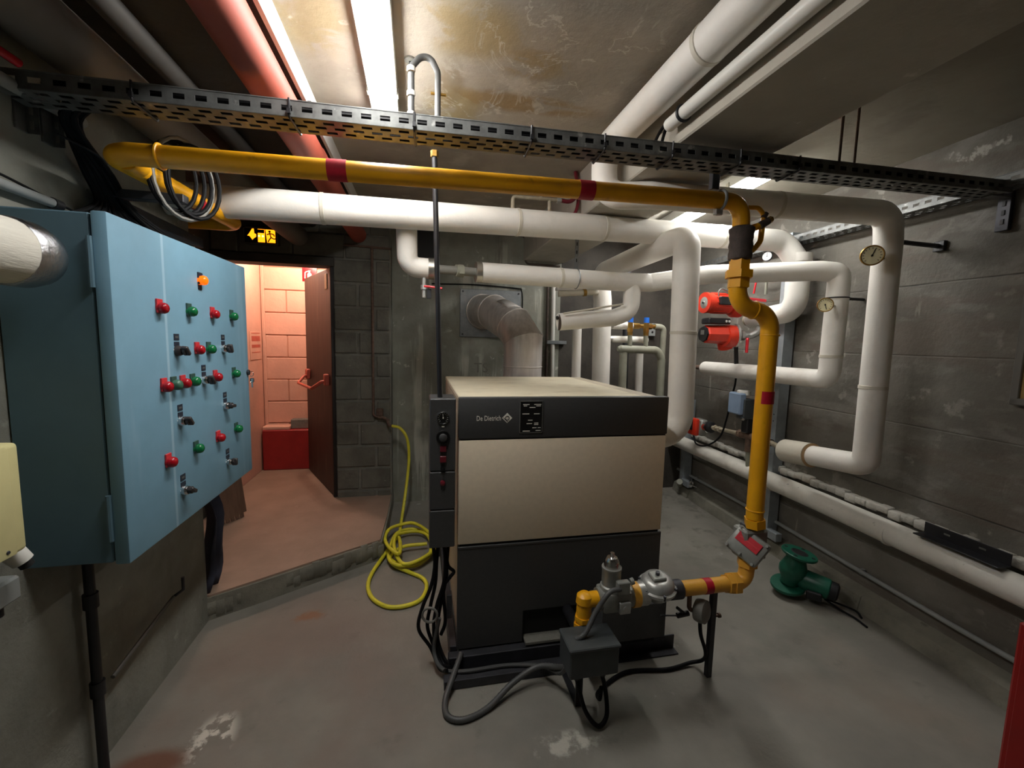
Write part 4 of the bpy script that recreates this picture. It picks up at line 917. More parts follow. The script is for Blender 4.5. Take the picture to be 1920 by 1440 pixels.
# elbow down into the burner
g3 = thing('gas_elbow', 'bright yellow gas elbow turning down into the burner', 'pipe', (.68, GY, .36))
B().tube([(.75, GY, .464), (.682, GY, .464), (.682, GY, .34)], .032, 22, fillet=.04, n=8).lathe([(0, .045), (.02, .042), (.033, .03), (.036, 0)], (.682, GY, .455), (0, 0, 1), 22).build('elbow', 'gas_yellow', g3)
B().hexnut((.682, GY, .325), (.682, GY, .365), .043).hexnut((.682, GY + .0, .375), (.682, GY, .395), .04).build('union', 'gas_yellow', g3, angle=30)
B().tube([(.682, GY, .33), (.69, GY + .05, .28), (.72, GY + .3, .22)], .026, 14, fillet=.06).build('burner_tail', 'black_plastic', g3)
# support post
ps = thing('support_post', 'black square post propping the low gas pipe', 'post', (1.327, 1.62, 0))
B().box(1.314, 1.34, 1.608, 1.634, 0, .432, .002).build('post', 'black_plastic', ps, smooth=False)
B().cyl((1.34, 1.62, .30), (1.362, 1.62, .30), .006).cyl((1.358, 1.62, .30), (1.368, 1.62, .30), .011).build('bolt', 'rust_pipe', ps)
# pressure switch
sw = thing('pressure_switch', 'dusty round grey pressure switch hanging under the low gas pipe', 'pressure switch', (1.24, GY, .36))
B().lathe([(.03, -.03), (.048, -.022), (.052, 0), (.05, .02), (.03, .03)], (1.245, GY - .01, .355), (.5, -.8, .1), 22).build('housing', 'grey_cable', sw)
B().tube([(1.185, GY, .44), (1.188, GY, .36), (1.225, GY - .005, .357)], .01, 10, fillet=.02).build('nipple', 'rust_pipe', sw)
B().cyl((1.185, GY, .345), (1.13, GY, .34), .012).tube([(1.16, GY, .35), (1.12, GY - .01, .385)], .007, 8).build('test_tap', 'black_plastic', sw)
B().tube([(1.13, GY, .34), (1.06, GY + .02, .335)], .004, 6).build('tap_stem', 'black_plastic', sw)
tag(B().tube(spline([(1.24, GY - .01, .31), (1.25, 1.59, .24), (1.29, 1.6, .14), (1.325, 1.66, .05), (1.28, 1.69, .018), (1.15, 1.68, .012), (.95, 1.7, .012), (.78, 1.62, .013), (.74, 1.53, .06), (.73, 1.5, .14)], 8), .0085, 10).build('black_cable', 'black_cable'), 'black cable from the pressure switch looping along the floor', 'cable')

# black junction box standing below the valves, with its flexible conduits
jb = thing('burner_junction_box', 'charcoal steel junction box hanging in front of the burner valves', 'junction box', (.66, 1.5, .15))
B().box(.568, .772, 1.44, 1.57, .243, .362, .005).build('box', 'charcoal_box', jb, smooth=False)
B().box(.563, .777, 1.435, 1.575, .355, .370, .004).build('lid', 'charcoal_box', jb, smooth=False)
B().cyl((.66, 1.52, .370), (.66, 1.52, .375), .008, seg=10).build('screw', 'dark_metal', jb)
B().box(.65, .68, 1.572, 1.582, 0, .35, .001).box(.65, .68, 1.582, 1.76, 0, .008, .001).build('support_bar', 'black_plastic', jb, smooth=False)
B().cyl((.62, 1.5, .235), (.62, 1.5, .2), .016).cyl((.73, 1.5, .235), (.73, 1.5, .2), .016).build('gland', 'black_plastic', jb)
def corr(pts, r, n=10):
    P_ = spline(pts, n); return P_, [r * (1.06 if i % 2 else .94) for i in range(len(P_))]
P_, R_ = corr([(.815, 1.54, .535), (.76, 1.53, .53), (.70, 1.52, .46), (.65, 1.5, .39), (.61, 1.5, .365)], .0105, 14)
tag(B().tube(P_, R_, 10).build('flexible_conduit', 'dark_conduit'), 'grey flexible conduit from the solenoid valve to the charcoal box', 'conduit')
P_, R_ = corr([(.19, 1.86, .09), (.14, 1.76, .05), (.105, 1.68, .02), (.115, 1.61, .014), (.18, 1.585, .014), (.28, 1.62, .016), (.40, 1.69, .05), (.52, 1.72, .085), (.6, 1.66, .12), (.62, 1.55, .2)], .0125, 14)
tag(B().tube(P_, R_, 10).build('flexible_conduit', 'dark_conduit'), 'dark ribbed flexible conduit looping on the floor in front of the boiler', 'conduit')
tag(B().tube(spline([(.09, 1.9, .25), (.065, 1.9, .1), (.1, 1.83, .05), (.2, 1.79, .055), (.4, 1.79, .055), (.55, 1.75, .06), (.6, 1.65, .1), (.6, 1.56, .2)], 8), .009, 8).build('grey_cable', 'dark_conduit'), 'smooth grey cable lying on the rail in front of the boiler', 'cable')
tag(B().tube(spline([(.62, 1.5, .2), (.65, 1.47, .08), (.70, 1.45, .02), (.745, 1.47, .04), (.75, 1.5, .12), (.73, 1.5, .2)], 8), .009, 8).build('black_cable', 'black_cable'), 'short black cable loop hanging under the charcoal box', 'cable')
# cables from the control column down to the floor
for k, (x, y, kx, lab) in enumerate(((.06, 1.93, .03, 'black cable from the control column bottom, leftmost of the bunch'), (.085, 1.95, .07, 'black cable from the control column bottom, middle of the bunch'), (.11, 1.95, .1, 'black cable from the control column bottom, crossing the bunch'), (.135, 1.97, .12, 'black cable from the control column bottom, nearest the casing'))):
    cr = (.02 if k % 2 else -.02)
    pts = [(x, y, .6), (x - .4 * cr, y - .005, .5), ((x + kx) / 2 - cr * .3, y - .01, .4), (kx - .02, y - .02, .3), (kx - .035, y - .02, .2), (.05 + .012 * k, y - .02, .1), (.09 + .01 * k, y - .07, .03), (.12 + .01 * k, y - .13, .06)]
    tag(B().tube(spline(pts, 7), .0085, 8).build('black_cable', 'black_cable'), lab, 'cable', 'cables under the control column')
tag(B().tube(spline([(.12, 1.96, .56), (.13, 1.95, .48), (.158, 1.95, .445), (.14, 1.945, .42), (.11, 1.95, .36), (.12, 1.95, .2), (.1, 1.95, .13)], 7), .0085, 8).build('black_cable', 'black_cable'), 'black cable kinking against the boiler casing side', 'cable')
tag(B().ring((.045, 1.9, .27), (.2, 1, 0), .035, .006, 24, 8).build('cable_coil', 'grey_cable'), 'small grey cable ring hanging below the control column', 'cable coil')
# black rod from the tray down to the control column, and the bent conduit above
p = thing('conduit', 'thin black conduit dropping from the ceiling tray to the boiler control column', 'conduit', (.075, 1.95, 1.286))
B().tube([(.088, 1.95, 1.28), (.058, 1.95, 2.33)], .0115, 14).build('tube', 'black_plastic', p)
B().hexnut((.058, 1.95, 2.325), (.0575, 1.95, 2.35), .017).build('gland', 'brass', p)
p = thing('bent_conduit', 'grey conduit bent like a hook above the tray under the stained ceiling', 'conduit', (.01, 1.62, 2.27))
B().tube([(-.033, 1.64, 2.25), (-.033, 1.65, 2.5), (.0, 1.66, 2.545), (.035, 1.66, 2.545), (.06, 1.66, 2.5), (.06, 1.66, 2.27)], .011, 12, fillet=.035, n=8).build('tube', 'dark_conduit', p)
for z in (2.48, 2.4, 2.33): B().cyl((-.033, 1.645, z), (-.033, 1.646, z + .016), .0145).build('clip', 'white_pvc', p)
B().box(.052, .068, 1.672, 1.69, 2.27, 2.5, .002).build('back_channel', 'dark_metal', p, smooth=False)
for z in (2.43, 2.35): B().cyl((.035, 1.665, z), (.09, 1.665, z), .005).build('clip', 'brass', p)
p = thing('ceiling_hook', 'small anchor disc with thin rod on the ceiling beside the fluorescent fitting', 'hook', (-.04, 1.76, ZC))
B().lathe([(.022, 0), (.02, .006), (.006, .01)], (-.04, 1.76, ZC), (0, 0, -1), 14).build('anchor', 'mortar_grey', p)
B().cyl((-.04, 1.76, ZC - .008), (-.036, 1.7, 2.5), .004, seg=8).build('rod', 'dark_metal', p)
tag(B().tube(spline([(-.1, 1.68, 2.3), (-.05, 1.66, 2.318), (0, 1.62, 2.315), (.06, 1.56, 2.28), (.1, 1.53, 2.24)], 6), .009, 10).build('grey_cable', 'grey_cable'), 'grey cable arching out of the tray below the fluorescent fitting', 'cable')
# conduit on the side of the beam
p = thing('conduit', 'white round conduit clipped along the lower side of the ceiling beam', 'conduit', (.93, .8, 2.385))
B().tube([(.921, -1.6, 2.366), (.921, 1.55, 2.376)], .024, 18).build('tube', 'white_pvc', p)
B().ring((.921, 1.46, 2.376), (0, 1, 0), .026, .006, 20, 8).build('strap', 'black_plastic', p)
for k, dx in enumerate((-.008, .008)):
    tag(B().tube(spline([(.925, 1.5, 2.39), (.92 + dx, 1.58, 2.38), (.88 + dx * 2, 1.56, 2.30), (.84 + dx * 3, 1.52, 2.24)], 6), .006, 8).build('black_cable', 'black_cable'), 'black cable leaving the beam conduit end towards the tray', 'cable', 'cables from the beam conduit')

# ================================================================== FLUE
f = thing('flue_pipe', 'wide shiny steel flue bending from behind the boiler into the wall plate', 'flue', (.81, 3.38, 0))
FR = .155
fp = [V((.81, 3.36, 0)), V((.81, 3.36, 1.55)), V((.755, 3.475, 1.675)), V((.635, 3.76, 1.79)), V((.565, 4.04, 1.815))]
def gore(i, nm):
    # one straight section, cut on the mitre planes at its ends
    P_ = fp[max(i - 1, 0):i + 3] if i > 0 else [fp[0] - V((0, 0, .2))] + fp[:3]
    if len(P_) < 4: P_ = P_ + [P_[-1] + (P_[-1] - P_[-2])]
    q = B().tube(P_, FR, 40, cap=False, mitre=True)
    q.bm.verts.ensure_lookup_table(); keep = set(range(40, 120))
    bmesh.ops.delete(q.bm, geom=[v for k_, v in enumerate(q.bm.verts) if k_ not in keep], context='VERTS')
    o = q.build(nm, 'flue_metal', f)
    me = o.data; pts_ = [V(v.co) + wloc(f) for v in me.vertices]
    return pts_[40:80] if i < 3 else None
for i, nm in enumerate(('upright', 'lower_gore', 'middle_gore', 'upper_gore')):
    rim = gore(i, nm)
    if rim: B().tube(rim, .0045, 8, closed=True).build('seam_bead', 'flue_metal', f)
B().ring((.81, 3.36, 1.345), (0, 0, 1), FR, .0045, 40, 8).build('seam_bead', 'flue_metal', f)
B().ring(fp[4] - V((-.004, .025, 0)), fp[4] - fp[3], FR * 1.02, .006, 40, 8).build('wall_collar', 'flue_metal', f)
gd = (fp[3] - fp[2]).normalized(); gn = (V((.25, -.62, .55)) - gd * V((.25, -.62, .55)).dot(gd)).normalized(); gs = gd.cross(gn)
gq = fp[2].lerp(fp[3], .38); gp = B(); pv = []
for j in range(7):
    a = R(-28 + 56 * j / 6); rd = gn * math.cos(a) + gs * math.sin(a)
    pv += [gq - gd * .085 + rd * (FR + .004), gq + gd * .085 + rd * (FR + .004)]
gp._add(pv, [[2 * j, 2 * j + 1, 2 * j + 3, 2 * j + 2] for j in range(6)])
fo = gp.build('inspection_flap', 'flue_metal', f, angle=60); md = fo.modifiers.new('thickness', 'SOLIDIFY'); md.thickness = .006
pt = thing('wall_plate', 'square steel plate round the flue hole in the back wall', 'plate', (.65, 4.04, 1.57))
B().box(.36, .94, 4.03, 4.049, 1.575, 2.02, .003).build('plate', 'galvanised', pt, smooth=False)
for x, z in ((.385, 1.6), (.385, 1.995), (.915, 1.995)): B().cyl((x, 4.03, z), (x, 4.024, z), .009, seg=8).build('screw', 'dark_metal', pt)
tag(B().tube(spline([(.1, 4.04, 2.05), (.5, 4.035, 2.06), (.9, 4.035, 2.045), (.94, 4.035, 2.03), (.955, 4.035, 1.95), (.955, 4.035, 1.8)], 5), .006, 8).build('black_cable', 'black_cable'), 'thin black cable along the top of the flue wall plate', 'cable')
tag(B().tube([(-.04, 4.035, 2.565), (.84, 4.035, 2.535), (.97, 4.035, 2.53), (.975, 4.035, 2.28), (1.32, 4.035, 2.275)], .009, 8, fillet=.04).build('black_conduit', 'brown_iron'), 'thin dark conduit bending round under the beam on the back wall', 'conduit')
vo = thing('vent_opening', 'black panel for the dark inside of a vent opening high on the back wall', 'vent', (.06, 4.045, 2.25))
B().box(-.04, .16, 4.035, 4.049, 2.24, 2.54, .002).build('dark_panel', 'ink', vo, smooth=False)  # flat black panel stands in for the darkness inside the hole
B().box(-.05, .17, 4.042, 4.0495, 2.23, 2.55, .002).build('frame', 'brown_iron', vo, smooth=False)
hs = thing('hanger_strap', 'perforated metal strap hanging the collared pipe from the beam', 'hanger', (.96, 2.6, 2.0))
B().box(.945, .968, 2.598, 2.602, 2.0, ZB, .0).build('strap', 'galvanised', hs, smooth=False)
for k in range(5): B().box(.953, .96, 2.5965, 2.6035, 2.05 + .05 * k, 2.07 + .05 * k).build('slot', 'ink', hs, smooth=False)
B().ring((.957, 2.592, 1.946), (1, .05, 0), .061, .003, 26, 6).build('loop', 'galvanised', hs)
# small copper lines above the long pipe
cp = thing('small_pipe', 'small grey pipe loop with a valve above the long insulated pipe', 'pipe', (.65, 2.5, 2.3))
B().tube([(.52, 2.5, 2.27), (.52, 2.5, 2.375), (.77, 2.52, 2.385), (.84, 2.52, 2.385)], .011, 10, fillet=.02).tube([(.745, 2.52, 2.385), (.745, 2.51, 2.27)], .011, 10).build('tube', 'aged_pipe', cp)
B().hexnut((.79, 2.52, 2.385), (.815, 2.52, 2.385), .018).cyl((.69, 2.515, 2.39), (.69, 2.515, 2.425), .008).build('valve', 'cast_alu', cp)
rh = thing('rubber_hose', 'dark red rubber hose curving up into the hole beside the beam', 'hose', (.9, 2.52, 2.3))
B().tube(spline([(.82, 2.52, 2.385), (.87, 2.52, 2.385), (.91, 2.53, 2.42), (.925, 2.55, 2.5), (.93, 2.6, ZC)], 6), .012, 10).tube(spline([(.77, 2.52, 2.3), (.83, 2.52, 2.29), (.9, 2.53, 2.31), (.935, 2.55, 2.4), (.935, 2.6, ZC)], 6), .011, 10).build('hose', 'switch_maroon', rh)

# ================================================================== PIPES BEHIND THE BOILER
p = thing('insulated_pipe', 'thin white insulated upright pipe between the flue and the fat pipe', 'pipe', (1.285, 3.4, .3))
B().cyl((1.305, 3.4, 0), (1.28, 3.4, 1.68), .038).build('lagging', 'insulation', p)
p = thing('insulated_pipe', 'short white insulated pipe with brass band high behind the fat pipe', 'pipe', (1.25, 3.35, 1.93))
B().cyl((1.09, 3.35, 1.935), (1.43, 3.35, 1.965), .024).build('lagging', 'insulation_shade', p)
B().cyl((1.30, 3.35, 1.953), (1.325, 3.35, 1.956), .03).build('brass_band', 'brass', p)
B().box(1.09, 1.43, 3.38, 3.44, 1.97, 1.99).build('cover_strip', 'insulation', p, smooth=False)
p = thing('conduit', 'white plastic conduit rising on the back wall beside the flue', 'conduit', (1.27, 4.02, 0))
B().cyl((1.29, 4.02, .2), (1.255, 4.02, 2.2), .02).build('tube', 'white_pvc', p)
B().cyl((1.225, 4.025, .3), (1.20, 4.025, 2.2), .014).build('side_tube', 'brown_iron', p)
B().box(1.2, 1.4, 3.99, 4.04, 1.525, 1.56, .004).build('saddle', 'galvanised', p, smooth=False)
for z, r_, lab in ((1.705, .034, 'upper short white insulated pipe beside the brass valves'), (1.583, .031, 'lower short white insulated pipe beside the brass valves')):
    p = thing('insulated_pipe', lab, 'pipe', (1.75, 3.5, z))
    B().cyl((1.62, 3.5, z), (1.98 if z < 1.6 else 1.83, 3.5, z), r_).build('lagging', 'insulation', p)
    B().cyl((1.615, 3.5, z), (1.64, 3.5, z), r_ + .002).build('end_collar', 'steel_collar', p)
p = thing('brass_valve_set', 'row of brass valve bodies joined to the grey elbow behind the fat pipe', 'valve', (1.95, 3.5, 1.7))
B().cyl((1.83, 3.5, 1.705), (2.06, 3.5, 1.705), .018).hexnut((1.84, 3.5, 1.705), (1.9, 3.5, 1.705), .026).hexnut((1.95, 3.5, 1.705), (2.02, 3.5, 1.705), .026).build('bodies', 'brass', p)
B().tube([(2.05, 3.5, 1.705), (2.14, 3.5, 1.70), (2.14, 3.5, 1.55), (2.155, 3.5, 0)], .027, 14, fillet=.04).build('elbow', 'grey_paint_pipe', p)
p = thing('manifold', 'grey painted pipe manifold with two blue capped upright valves', 'manifold', (1.9, 3.4, 1.5))
B().tube([(1.68, 3.4, 1.50), (2.03, 3.4, 1.497), (2.075, 3.4, 1.42), (2.09, 3.4, 0)], .034, 18, fillet=.06).build('header', 'grey_paint_pipe', p)
B().cyl((1.68, 3.4, 1.50), (1.655, 3.4, 1.50), .034, .02).build('end_cap', 'grey_paint_pipe', p)
B().cyl((1.715, 3.41, 1.49), (1.735, 3.41, 0), .034).build('drop', 'grey_paint_pipe', p)
for x in (1.762, 1.912):
    B().cyl((x + .004, 3.4, 1.51), (x, 3.4, 1.66), .02).build('riser', 'grey_paint_pipe', p)
    v_ = B().cyl((x, 3.4, 1.62), (x, 3.4, 1.735), .022).hexnut((x, 3.4, 1.65), (x, 3.4, 1.68), .027).build('brass_valve', 'brass', p)
    B().cyl((x, 3.4, 1.73), (x, 3.4, 1.775), .024, .022).build('blue_cap', 'blue_cap', v_)
p = thing('insulated_pipe', 'narrow white insulated upright pipe behind the grey manifold', 'pipe', (1.94, 3.6, .4))
B().cyl((2.01, 3.6, 0), (1.97, 3.6, 1.5), .035).build('lagging', 'insulation', p)
p = thing('upright_pipe', 'dark bare upright pipe behind the grey manifold', 'pipe', (1.85, 3.7, .4))
B().cyl((1.91, 3.7, 0), (1.86, 3.7, 2.4), .03).build('pipe', 'dark_metal', p)
p = thing('wall_socket', 'small grey switch box on the back wall above the manifold', 'switch', (2.3, 4.0, 1.65))
B().box(2.28, 2.35, 3.99, 4.045, 1.63, 1.76, .004).build('box', 'grey_pvc', p, smooth=False)
for z in (1.67, 1.72): B().cyl((2.315, 3.99, z), (2.315, 3.985, z), .01, seg=10).build('button', 'ink', p)

# ================================================================== PUMPS ON THE RIGHT WALL
def finned(bm, x0, x1, c, r, n_=10):
    for i in range(n_):
        a = 2 * math.pi * i / n_; q = V((0, math.cos(a), math.sin(a)))
        bm.cbox(V(((x0 + x1) / 2, c[1], c[2])) + q * r, (x1 - x0, .008, .012), M.Rotation(a, 3, 'X'), .001)
# upper pump
u = thing('circulation_pump', 'upper red circulation pump with round silver end plate on the right wall', 'pump', (2.3, 2.92, 1.79), 'red circulation pumps')
pc = V((2.3, 2.92, 1.872))
q = B().lathe([(.07, 0), (.076, .01), (.076, .19), (.06, .2), (.05, .3)], (2.13, 2.92, 1.872), (1, 0, 0), 28); finned(q, 2.17, 2.3, pc, .076, 12); q.build('motor', 'pump_red', u)
B().lathe([(.079, 0), (.079, .02), (.072, .022)], (2.112, 2.92, 1.872), (1, 0, 0), 30).build('end_rim', 'pump_red', u)
B().lathe([(0, -.008), (.012, -.008), (.013, -.003), (.03, -.002), (.058, .002), (.058, .01)], (2.112, 2.92, 1.872), (1, 0, 0), 28).build('end_plate', 'cast_alu', u)
B().cyl((2.1, 2.92, 1.872), (2.112, 2.92, 1.872), .008).build('centre_screw', 'ink', u)
B().cbox((2.24, 2.85, 1.885), (.11, .05, .06), None, .005).build('terminal_box', 'black_plastic', u, smooth=False)
B().lathe([(.02, 0), (.07, .01), (.085, .04), (.085, .09), (.06, .11)], (2.33, 2.92, 1.855), (1, 0, 0), 26).build('volute', 'pump_red', u)
B().tube(spline([(2.19, 2.86, 1.91), (2.19, 2.86, 1.955), (2.215, 2.86, 1.975), (2.27, 2.88, 1.965), (2.4, 2.95, 1.97)], 6), .005, 8).build('lead', 'grey_cable', u)
# lower pump
u = thing('circulation_pump', 'lower red circulation pump with bolted grey flange on the right wall', 'pump', (2.3, 2.92, 1.55), 'red circulation pumps')
pc = V((2.28, 2.92, 1.635))
q = B().lathe([(.06, 0), (.068, .012), (.072, .16), (.075, .18)], (2.13, 2.92, 1.635), (1, 0, 0), 8); q.build('motor', 'pump_red', u, angle=20)
B().lathe([(.058, 0), (.062, .012)], (2.118, 2.92, 1.635), (1, 0, 0), 8).build('control_face', 'screen_black', u)
B().box(2.115, 2.119, 2.9, 2.94, 1.63, 1.665).build('display', 'frame_grey', u, smooth=False)
B().cbox((2.22, 2.91, 1.735), (.19, .1, .045), None, .008).build('terminal_box', 'black_plastic', u, smooth=False)
for dx in (.03, .055): B().cyl((2.24 + dx, 2.858, 1.735), (2.24 + dx, 2.853, 1.735), .009, seg=12).build('cable_plug', 'white_paint', u)
B().lathe([(.04, 0), (.082, .015), (.088, .05), (.085, .1), (.06, .12)], (2.29, 2.92, 1.625), (1, 0, 0), 26).cyl((2.34, 2.95, 1.58), (2.36, 2.96, 1.535), .055).build('volute', 'pump_red', u)
fl = B().lathe([(.086, 0), (.09, .004), (.09, .02), (.086, .024)], (2.40, 2.92, 1.63), (.94, -.34, 0), 30).build('flange', 'cast_alu', u)
fa = V((.94, -.34, 0)).normalized(); fs1 = V((0, 0, 1)); fs2 = fa.cross(fs1)
for a in range(4):
    o = V((2.40, 2.92, 1.63)) + (fs1 * math.sin(a * 1.5708 + .78) + fs2 * math.cos(a * 1.5708 + .78)) * .065
    B().hexnut(o + fa * .02, o + fa * .034, .011).build('bolt', 'chrome', fl)
B().tube([V((2.40, 2.92, 1.63)) + fa * .02, V((2.40, 2.92, 1.63)) + fa * .12, (2.55, 2.84, 1.66), (2.56, 2.83, 1.76)], .026, 16, fillet=.05).build('outlet_bend', 'cast_alu', u)
o = V((2.40, 2.92, 1.63)) + fa * .05
B().hexnut(o, o + fa * .025, .036).build('union', 'cast_alu', u)
vl = thing('lever_valve', 'red lever of the ball valve hanging at the lower pump outlet', 'valve', (2.47, 2.86, 1.5))
B().tube([(2.47, 2.865, 1.62), (2.462, 2.85, 1.6), (2.462, 2.85, 1.50)], .011, 8, fillet=.015).build('lever', 'handle_red', vl)
B().cyl((2.47, 2.88, 1.62), (2.47, 2.85, 1.622), .016).build('stem', 'cast_alu', vl)
vl = thing('lever_valve', 'red lever of the ball valve behind the upper pump', 'valve', (2.5, 2.8, 1.88))
B().tube([(2.42, 2.82, 1.905), (2.55, 2.8, 1.895)], .011, 8).build('lever', 'handle_red', vl)
B().tube([(2.42, 2.9, 1.87), (2.52, 2.86, 1.87), (2.565, 2.84, 1.80)], .03, 14, fillet=.05).build('body', 'cast_alu', vl)
vl = thing('lever_valve', 'small vent valve with red lever on the wall above the upper pump', 'valve', tuple(W(2.95, .1, 2.05)))
B().cyl(W(2.85, .1, 2.16), W(2.85, .1, 1.95), .01).cyl(W(2.85, .1, 2.08), W(2.95, .13, 2.075), .012).build('pipe', 'grey_paint_pipe', vl)
B().tube([W(2.88, .13, 2.085), W(2.9, .15, 2.06), W(2.92, .15, 1.96)], .007, 8).build('lever', 'handle_red', vl)
cd = thing('conduit', 'blue grey conduit rising on the right wall behind the pumps', 'conduit', tuple(W(2.72, .02, 1.4)))
B().cyl(W(2.72, .02, 1.45), W(2.72, .02, 2.2), .016).build('tube', 'strut_grey', cd)
B().cyl(W(2.78, .02, 1.45), W(2.78, .02, 2.2), .008).build('side_tube', 'black_plastic', cd)
bp = thing('pump_bracket', 'black bracket post under the lower red pump', 'bracket', (2.5, 2.98, 1.4))
B().cyl((2.50, 2.99, 1.36), (2.46, 2.97, 1.58), .016).build('post', 'black_plastic', bp)
tag(B().tube(spline([(2.49, 2.98, 1.4), (2.5, 2.99, 1.25), (2.52, 3.05, 1.1), (2.52, 3.08, .95), (2.50, 3.12, .78), (2.46, 3.22, .68), (2.44, 3.34, .66), (2.46, 3.42, .72)], 7), .0075, 8).build('black_cable', 'black_cable'), 'black cable dropping from the pumps and looping up to the small orange pump', 'cable')
for z, lab in ((1.72, 'fine cable run on the right wall behind the pumps'),):
    pass
# small pump, mixing valve and brown pipes low on the wall
u = thing('small_pump', 'small orange and grey circulation pump low beside the fat pipe', 'pump', tuple(W(3.48, .16, .72)))
c_ = W(3.5, .17, .79)
B().cbox(c_ + V((-.05, 0, 0)), (.05, .13, .16), WROT, .015, 2).build('orange_head', 'pump_red', u)
B().cbox(c_ + V((-.08, .0, .02)), (.02, .05, .1), WROT, .006).build('control_strip', 'black_plastic', u)
B().cyl(c_ + V((-.09, 0, .01)), c_ + V((-.096, 0, .01)), .014).build('dial_knob', 'white_paint', u)
B().cbox(c_ + V((.0, -.03, 0)), (.07, .14, .15), WROT, .012).build('grey_body', 'alu_grey', u)
B().lathe([(.05, 0), (.052, .02), (.05, .05), (.04, .055)], W(3.41, .15, .805), -WD, 22).build('chrome_union', 'chrome', u)
B().lathe([(.052, 0), (.05, .03), (.03, .045)], W(3.355, .15, .812), -WD, 22).build('black_union', 'black_plastic', u)
p = thing('bare_pipe', 'bare pale pipe with hex unions between the small pump and the mixing valve', 'pipe', tuple(W(3.1, .15, .83)))
B().tube([W(3.34, .15, .815), W(2.93, .15, .842)], .017, 14).build('pipe', 'aged_pipe', p)
for y in (3.28, 3.22): B().hexnut(W(y, .15, .818), W(y - .025, .15, .82), .028).build('nut', 'aged_pipe', p)
p = thing('mixing_valve', 'brown mixing valve with blue grey actuator behind the yellow gas pipe', 'valve', tuple(W(2.85, .15, .8)))
B().cyl(W(2.95, .15, .84), W(2.72, .15, .845), .03).cyl(W(2.84, .15, .84), W(2.84, .15, .72), .028).hexnut(W(2.96, .15, .84), W(2.92, .15, .84), .036).build('body', 'rust_pipe', p)
B().cbox(W(2.85, .17, .93), (.06, .07, .12), WROT, .008).build('adapter', 'black_plastic', p, smooth=False)
B().cbox(W(2.86, .19, 1.06), (.09, .09, .16), WROT, .006).build('motor_cover', 'charcoal_box', p, smooth=False)
B().cbox(W(2.9, .24, 1.10), (.06, .14, .17), WROT, .01).build('blue_cover', 'actuator_blue', p, smooth=False)
B().lathe([(.05, 0), (.05, .03), (.04, .035)], W(2.88, .2, 1.17), (0, 0, 1), 22).build('top_cap', 'white_pvc', p)
B().cyl(W(2.83, .24, 1.0), W(2.79, .26, .99), .01).build('lever', 'chrome', p)
p = thing('bare_pipe', 'bare grey pipe dropping from the mixing valve to the low insulated pipe', 'pipe', tuple(W(2.84, .14, .6)))
B().cyl(W(2.84, .15, .76), W(2.84, .13, .58), .024).build('pipe', 'grey_paint_pipe', p)
p = thing('bare_pipe', 'rusty bare pipe between the mixing valve and the loose white sleeve', 'pipe', (2.42, 2.5, .85))
B().tube([W(2.74, .15, .845), W(2.62, .15, .848), (2.372, 2.33, .868)], .018, 14, fillet=.05).build('pipe', 'aged_pipe', p)
B().lathe([(.02, 0), (.026, .004), (.026, .012), (.02, .016)], W(2.62, .15, .848), -WD, 18).build('collar', 'brown_iron', p)

# ================================================================== GREEN PUMP ON THE FLOOR
u = thing('spare_pump', 'spare dark green flanged pump lying on the floor by the right wall', 'pump', (2.32, 2.1, 0))
ax = V((.12, -.1, 1)).normalized(); o0 = V((2.285, 2.12, .075))
B().lathe([(.02, -.012), (.092, -.01), (.095, -.006), (.095, .006), (.092, .01), (.05, .012)], o0 - V((.02, 0, .012)), V((-.18, -.12, 1)), 32).build('lower_flange', 'pump_green', u)
B().lathe([(.05, 0), (.052, .03), (.075, .07), (.078, .1), (.06, .15), (.05, .175), (.048, .19)], o0 + V((-.01, 0, .0)), ax, 28).build('body', 'pump_green', u)
tf = o0 + ax * .2
fl = B().lathe([(.045, -.008), (.095, -.008), (.098, -.004), (.098, .005), (.094, .009), (.046, .009)], tf, ax, 32).build('upper_flange', 'pump_green', u)
B().lathe([(.047, .0095), (.04, .012), (.034, .005), (.03, -.02), (0, -.02)], tf, ax, 24).build('bore', 'ink', fl)
s1 = ax.cross(V((1, 0, 0))).normalized(); s2 = ax.cross(s1)
for a in range(4):
    q = tf + (s1 * math.cos(a * 1.5708 + .5) + s2 * math.sin(a * 1.5708 + .5)) * .075
    B().cyl(q + ax * .0095, q + ax * .0105, .011, seg=10).build('bolt_hole', 'ink', fl)
ma = V((.62, -.78, -.14)).normalized(); m0 = o0 + V((.03, -.03, .05))
B().lathe([(.05, 0), (.062, .02), (.062, .15), (.058, .155)], m0, ma, 24).build('motor', 'pump_green', u)
B().lathe([(.056, .155), (.056, .19), (.04, .2)], m0, ma, 24).build('motor_cap', 'black_plastic', u)
B().cbox(m0 + ma * .1 + V((-.05, -.02, -.045)), (.08, .05, .05), M.Rotation(R(-50), 3, 'Z'), .006).build('terminal_box', 'black_plastic', u, smooth=False)
B().tube(spline([m0 + ma * .15 + V((-.02, 0, -.06)), (2.42, 1.9, .02), (2.45, 1.84, .008), (2.44, 1.76, .006)], 7), .006, 8).tube(spline([m0 + ma * .15 + V((-.01, 0, -.06)), (2.46, 1.92, .03), (2.5, 1.87, .02), (2.49, 1.83, .006)], 7), .006, 8).build('lead', 'black_cable', u)

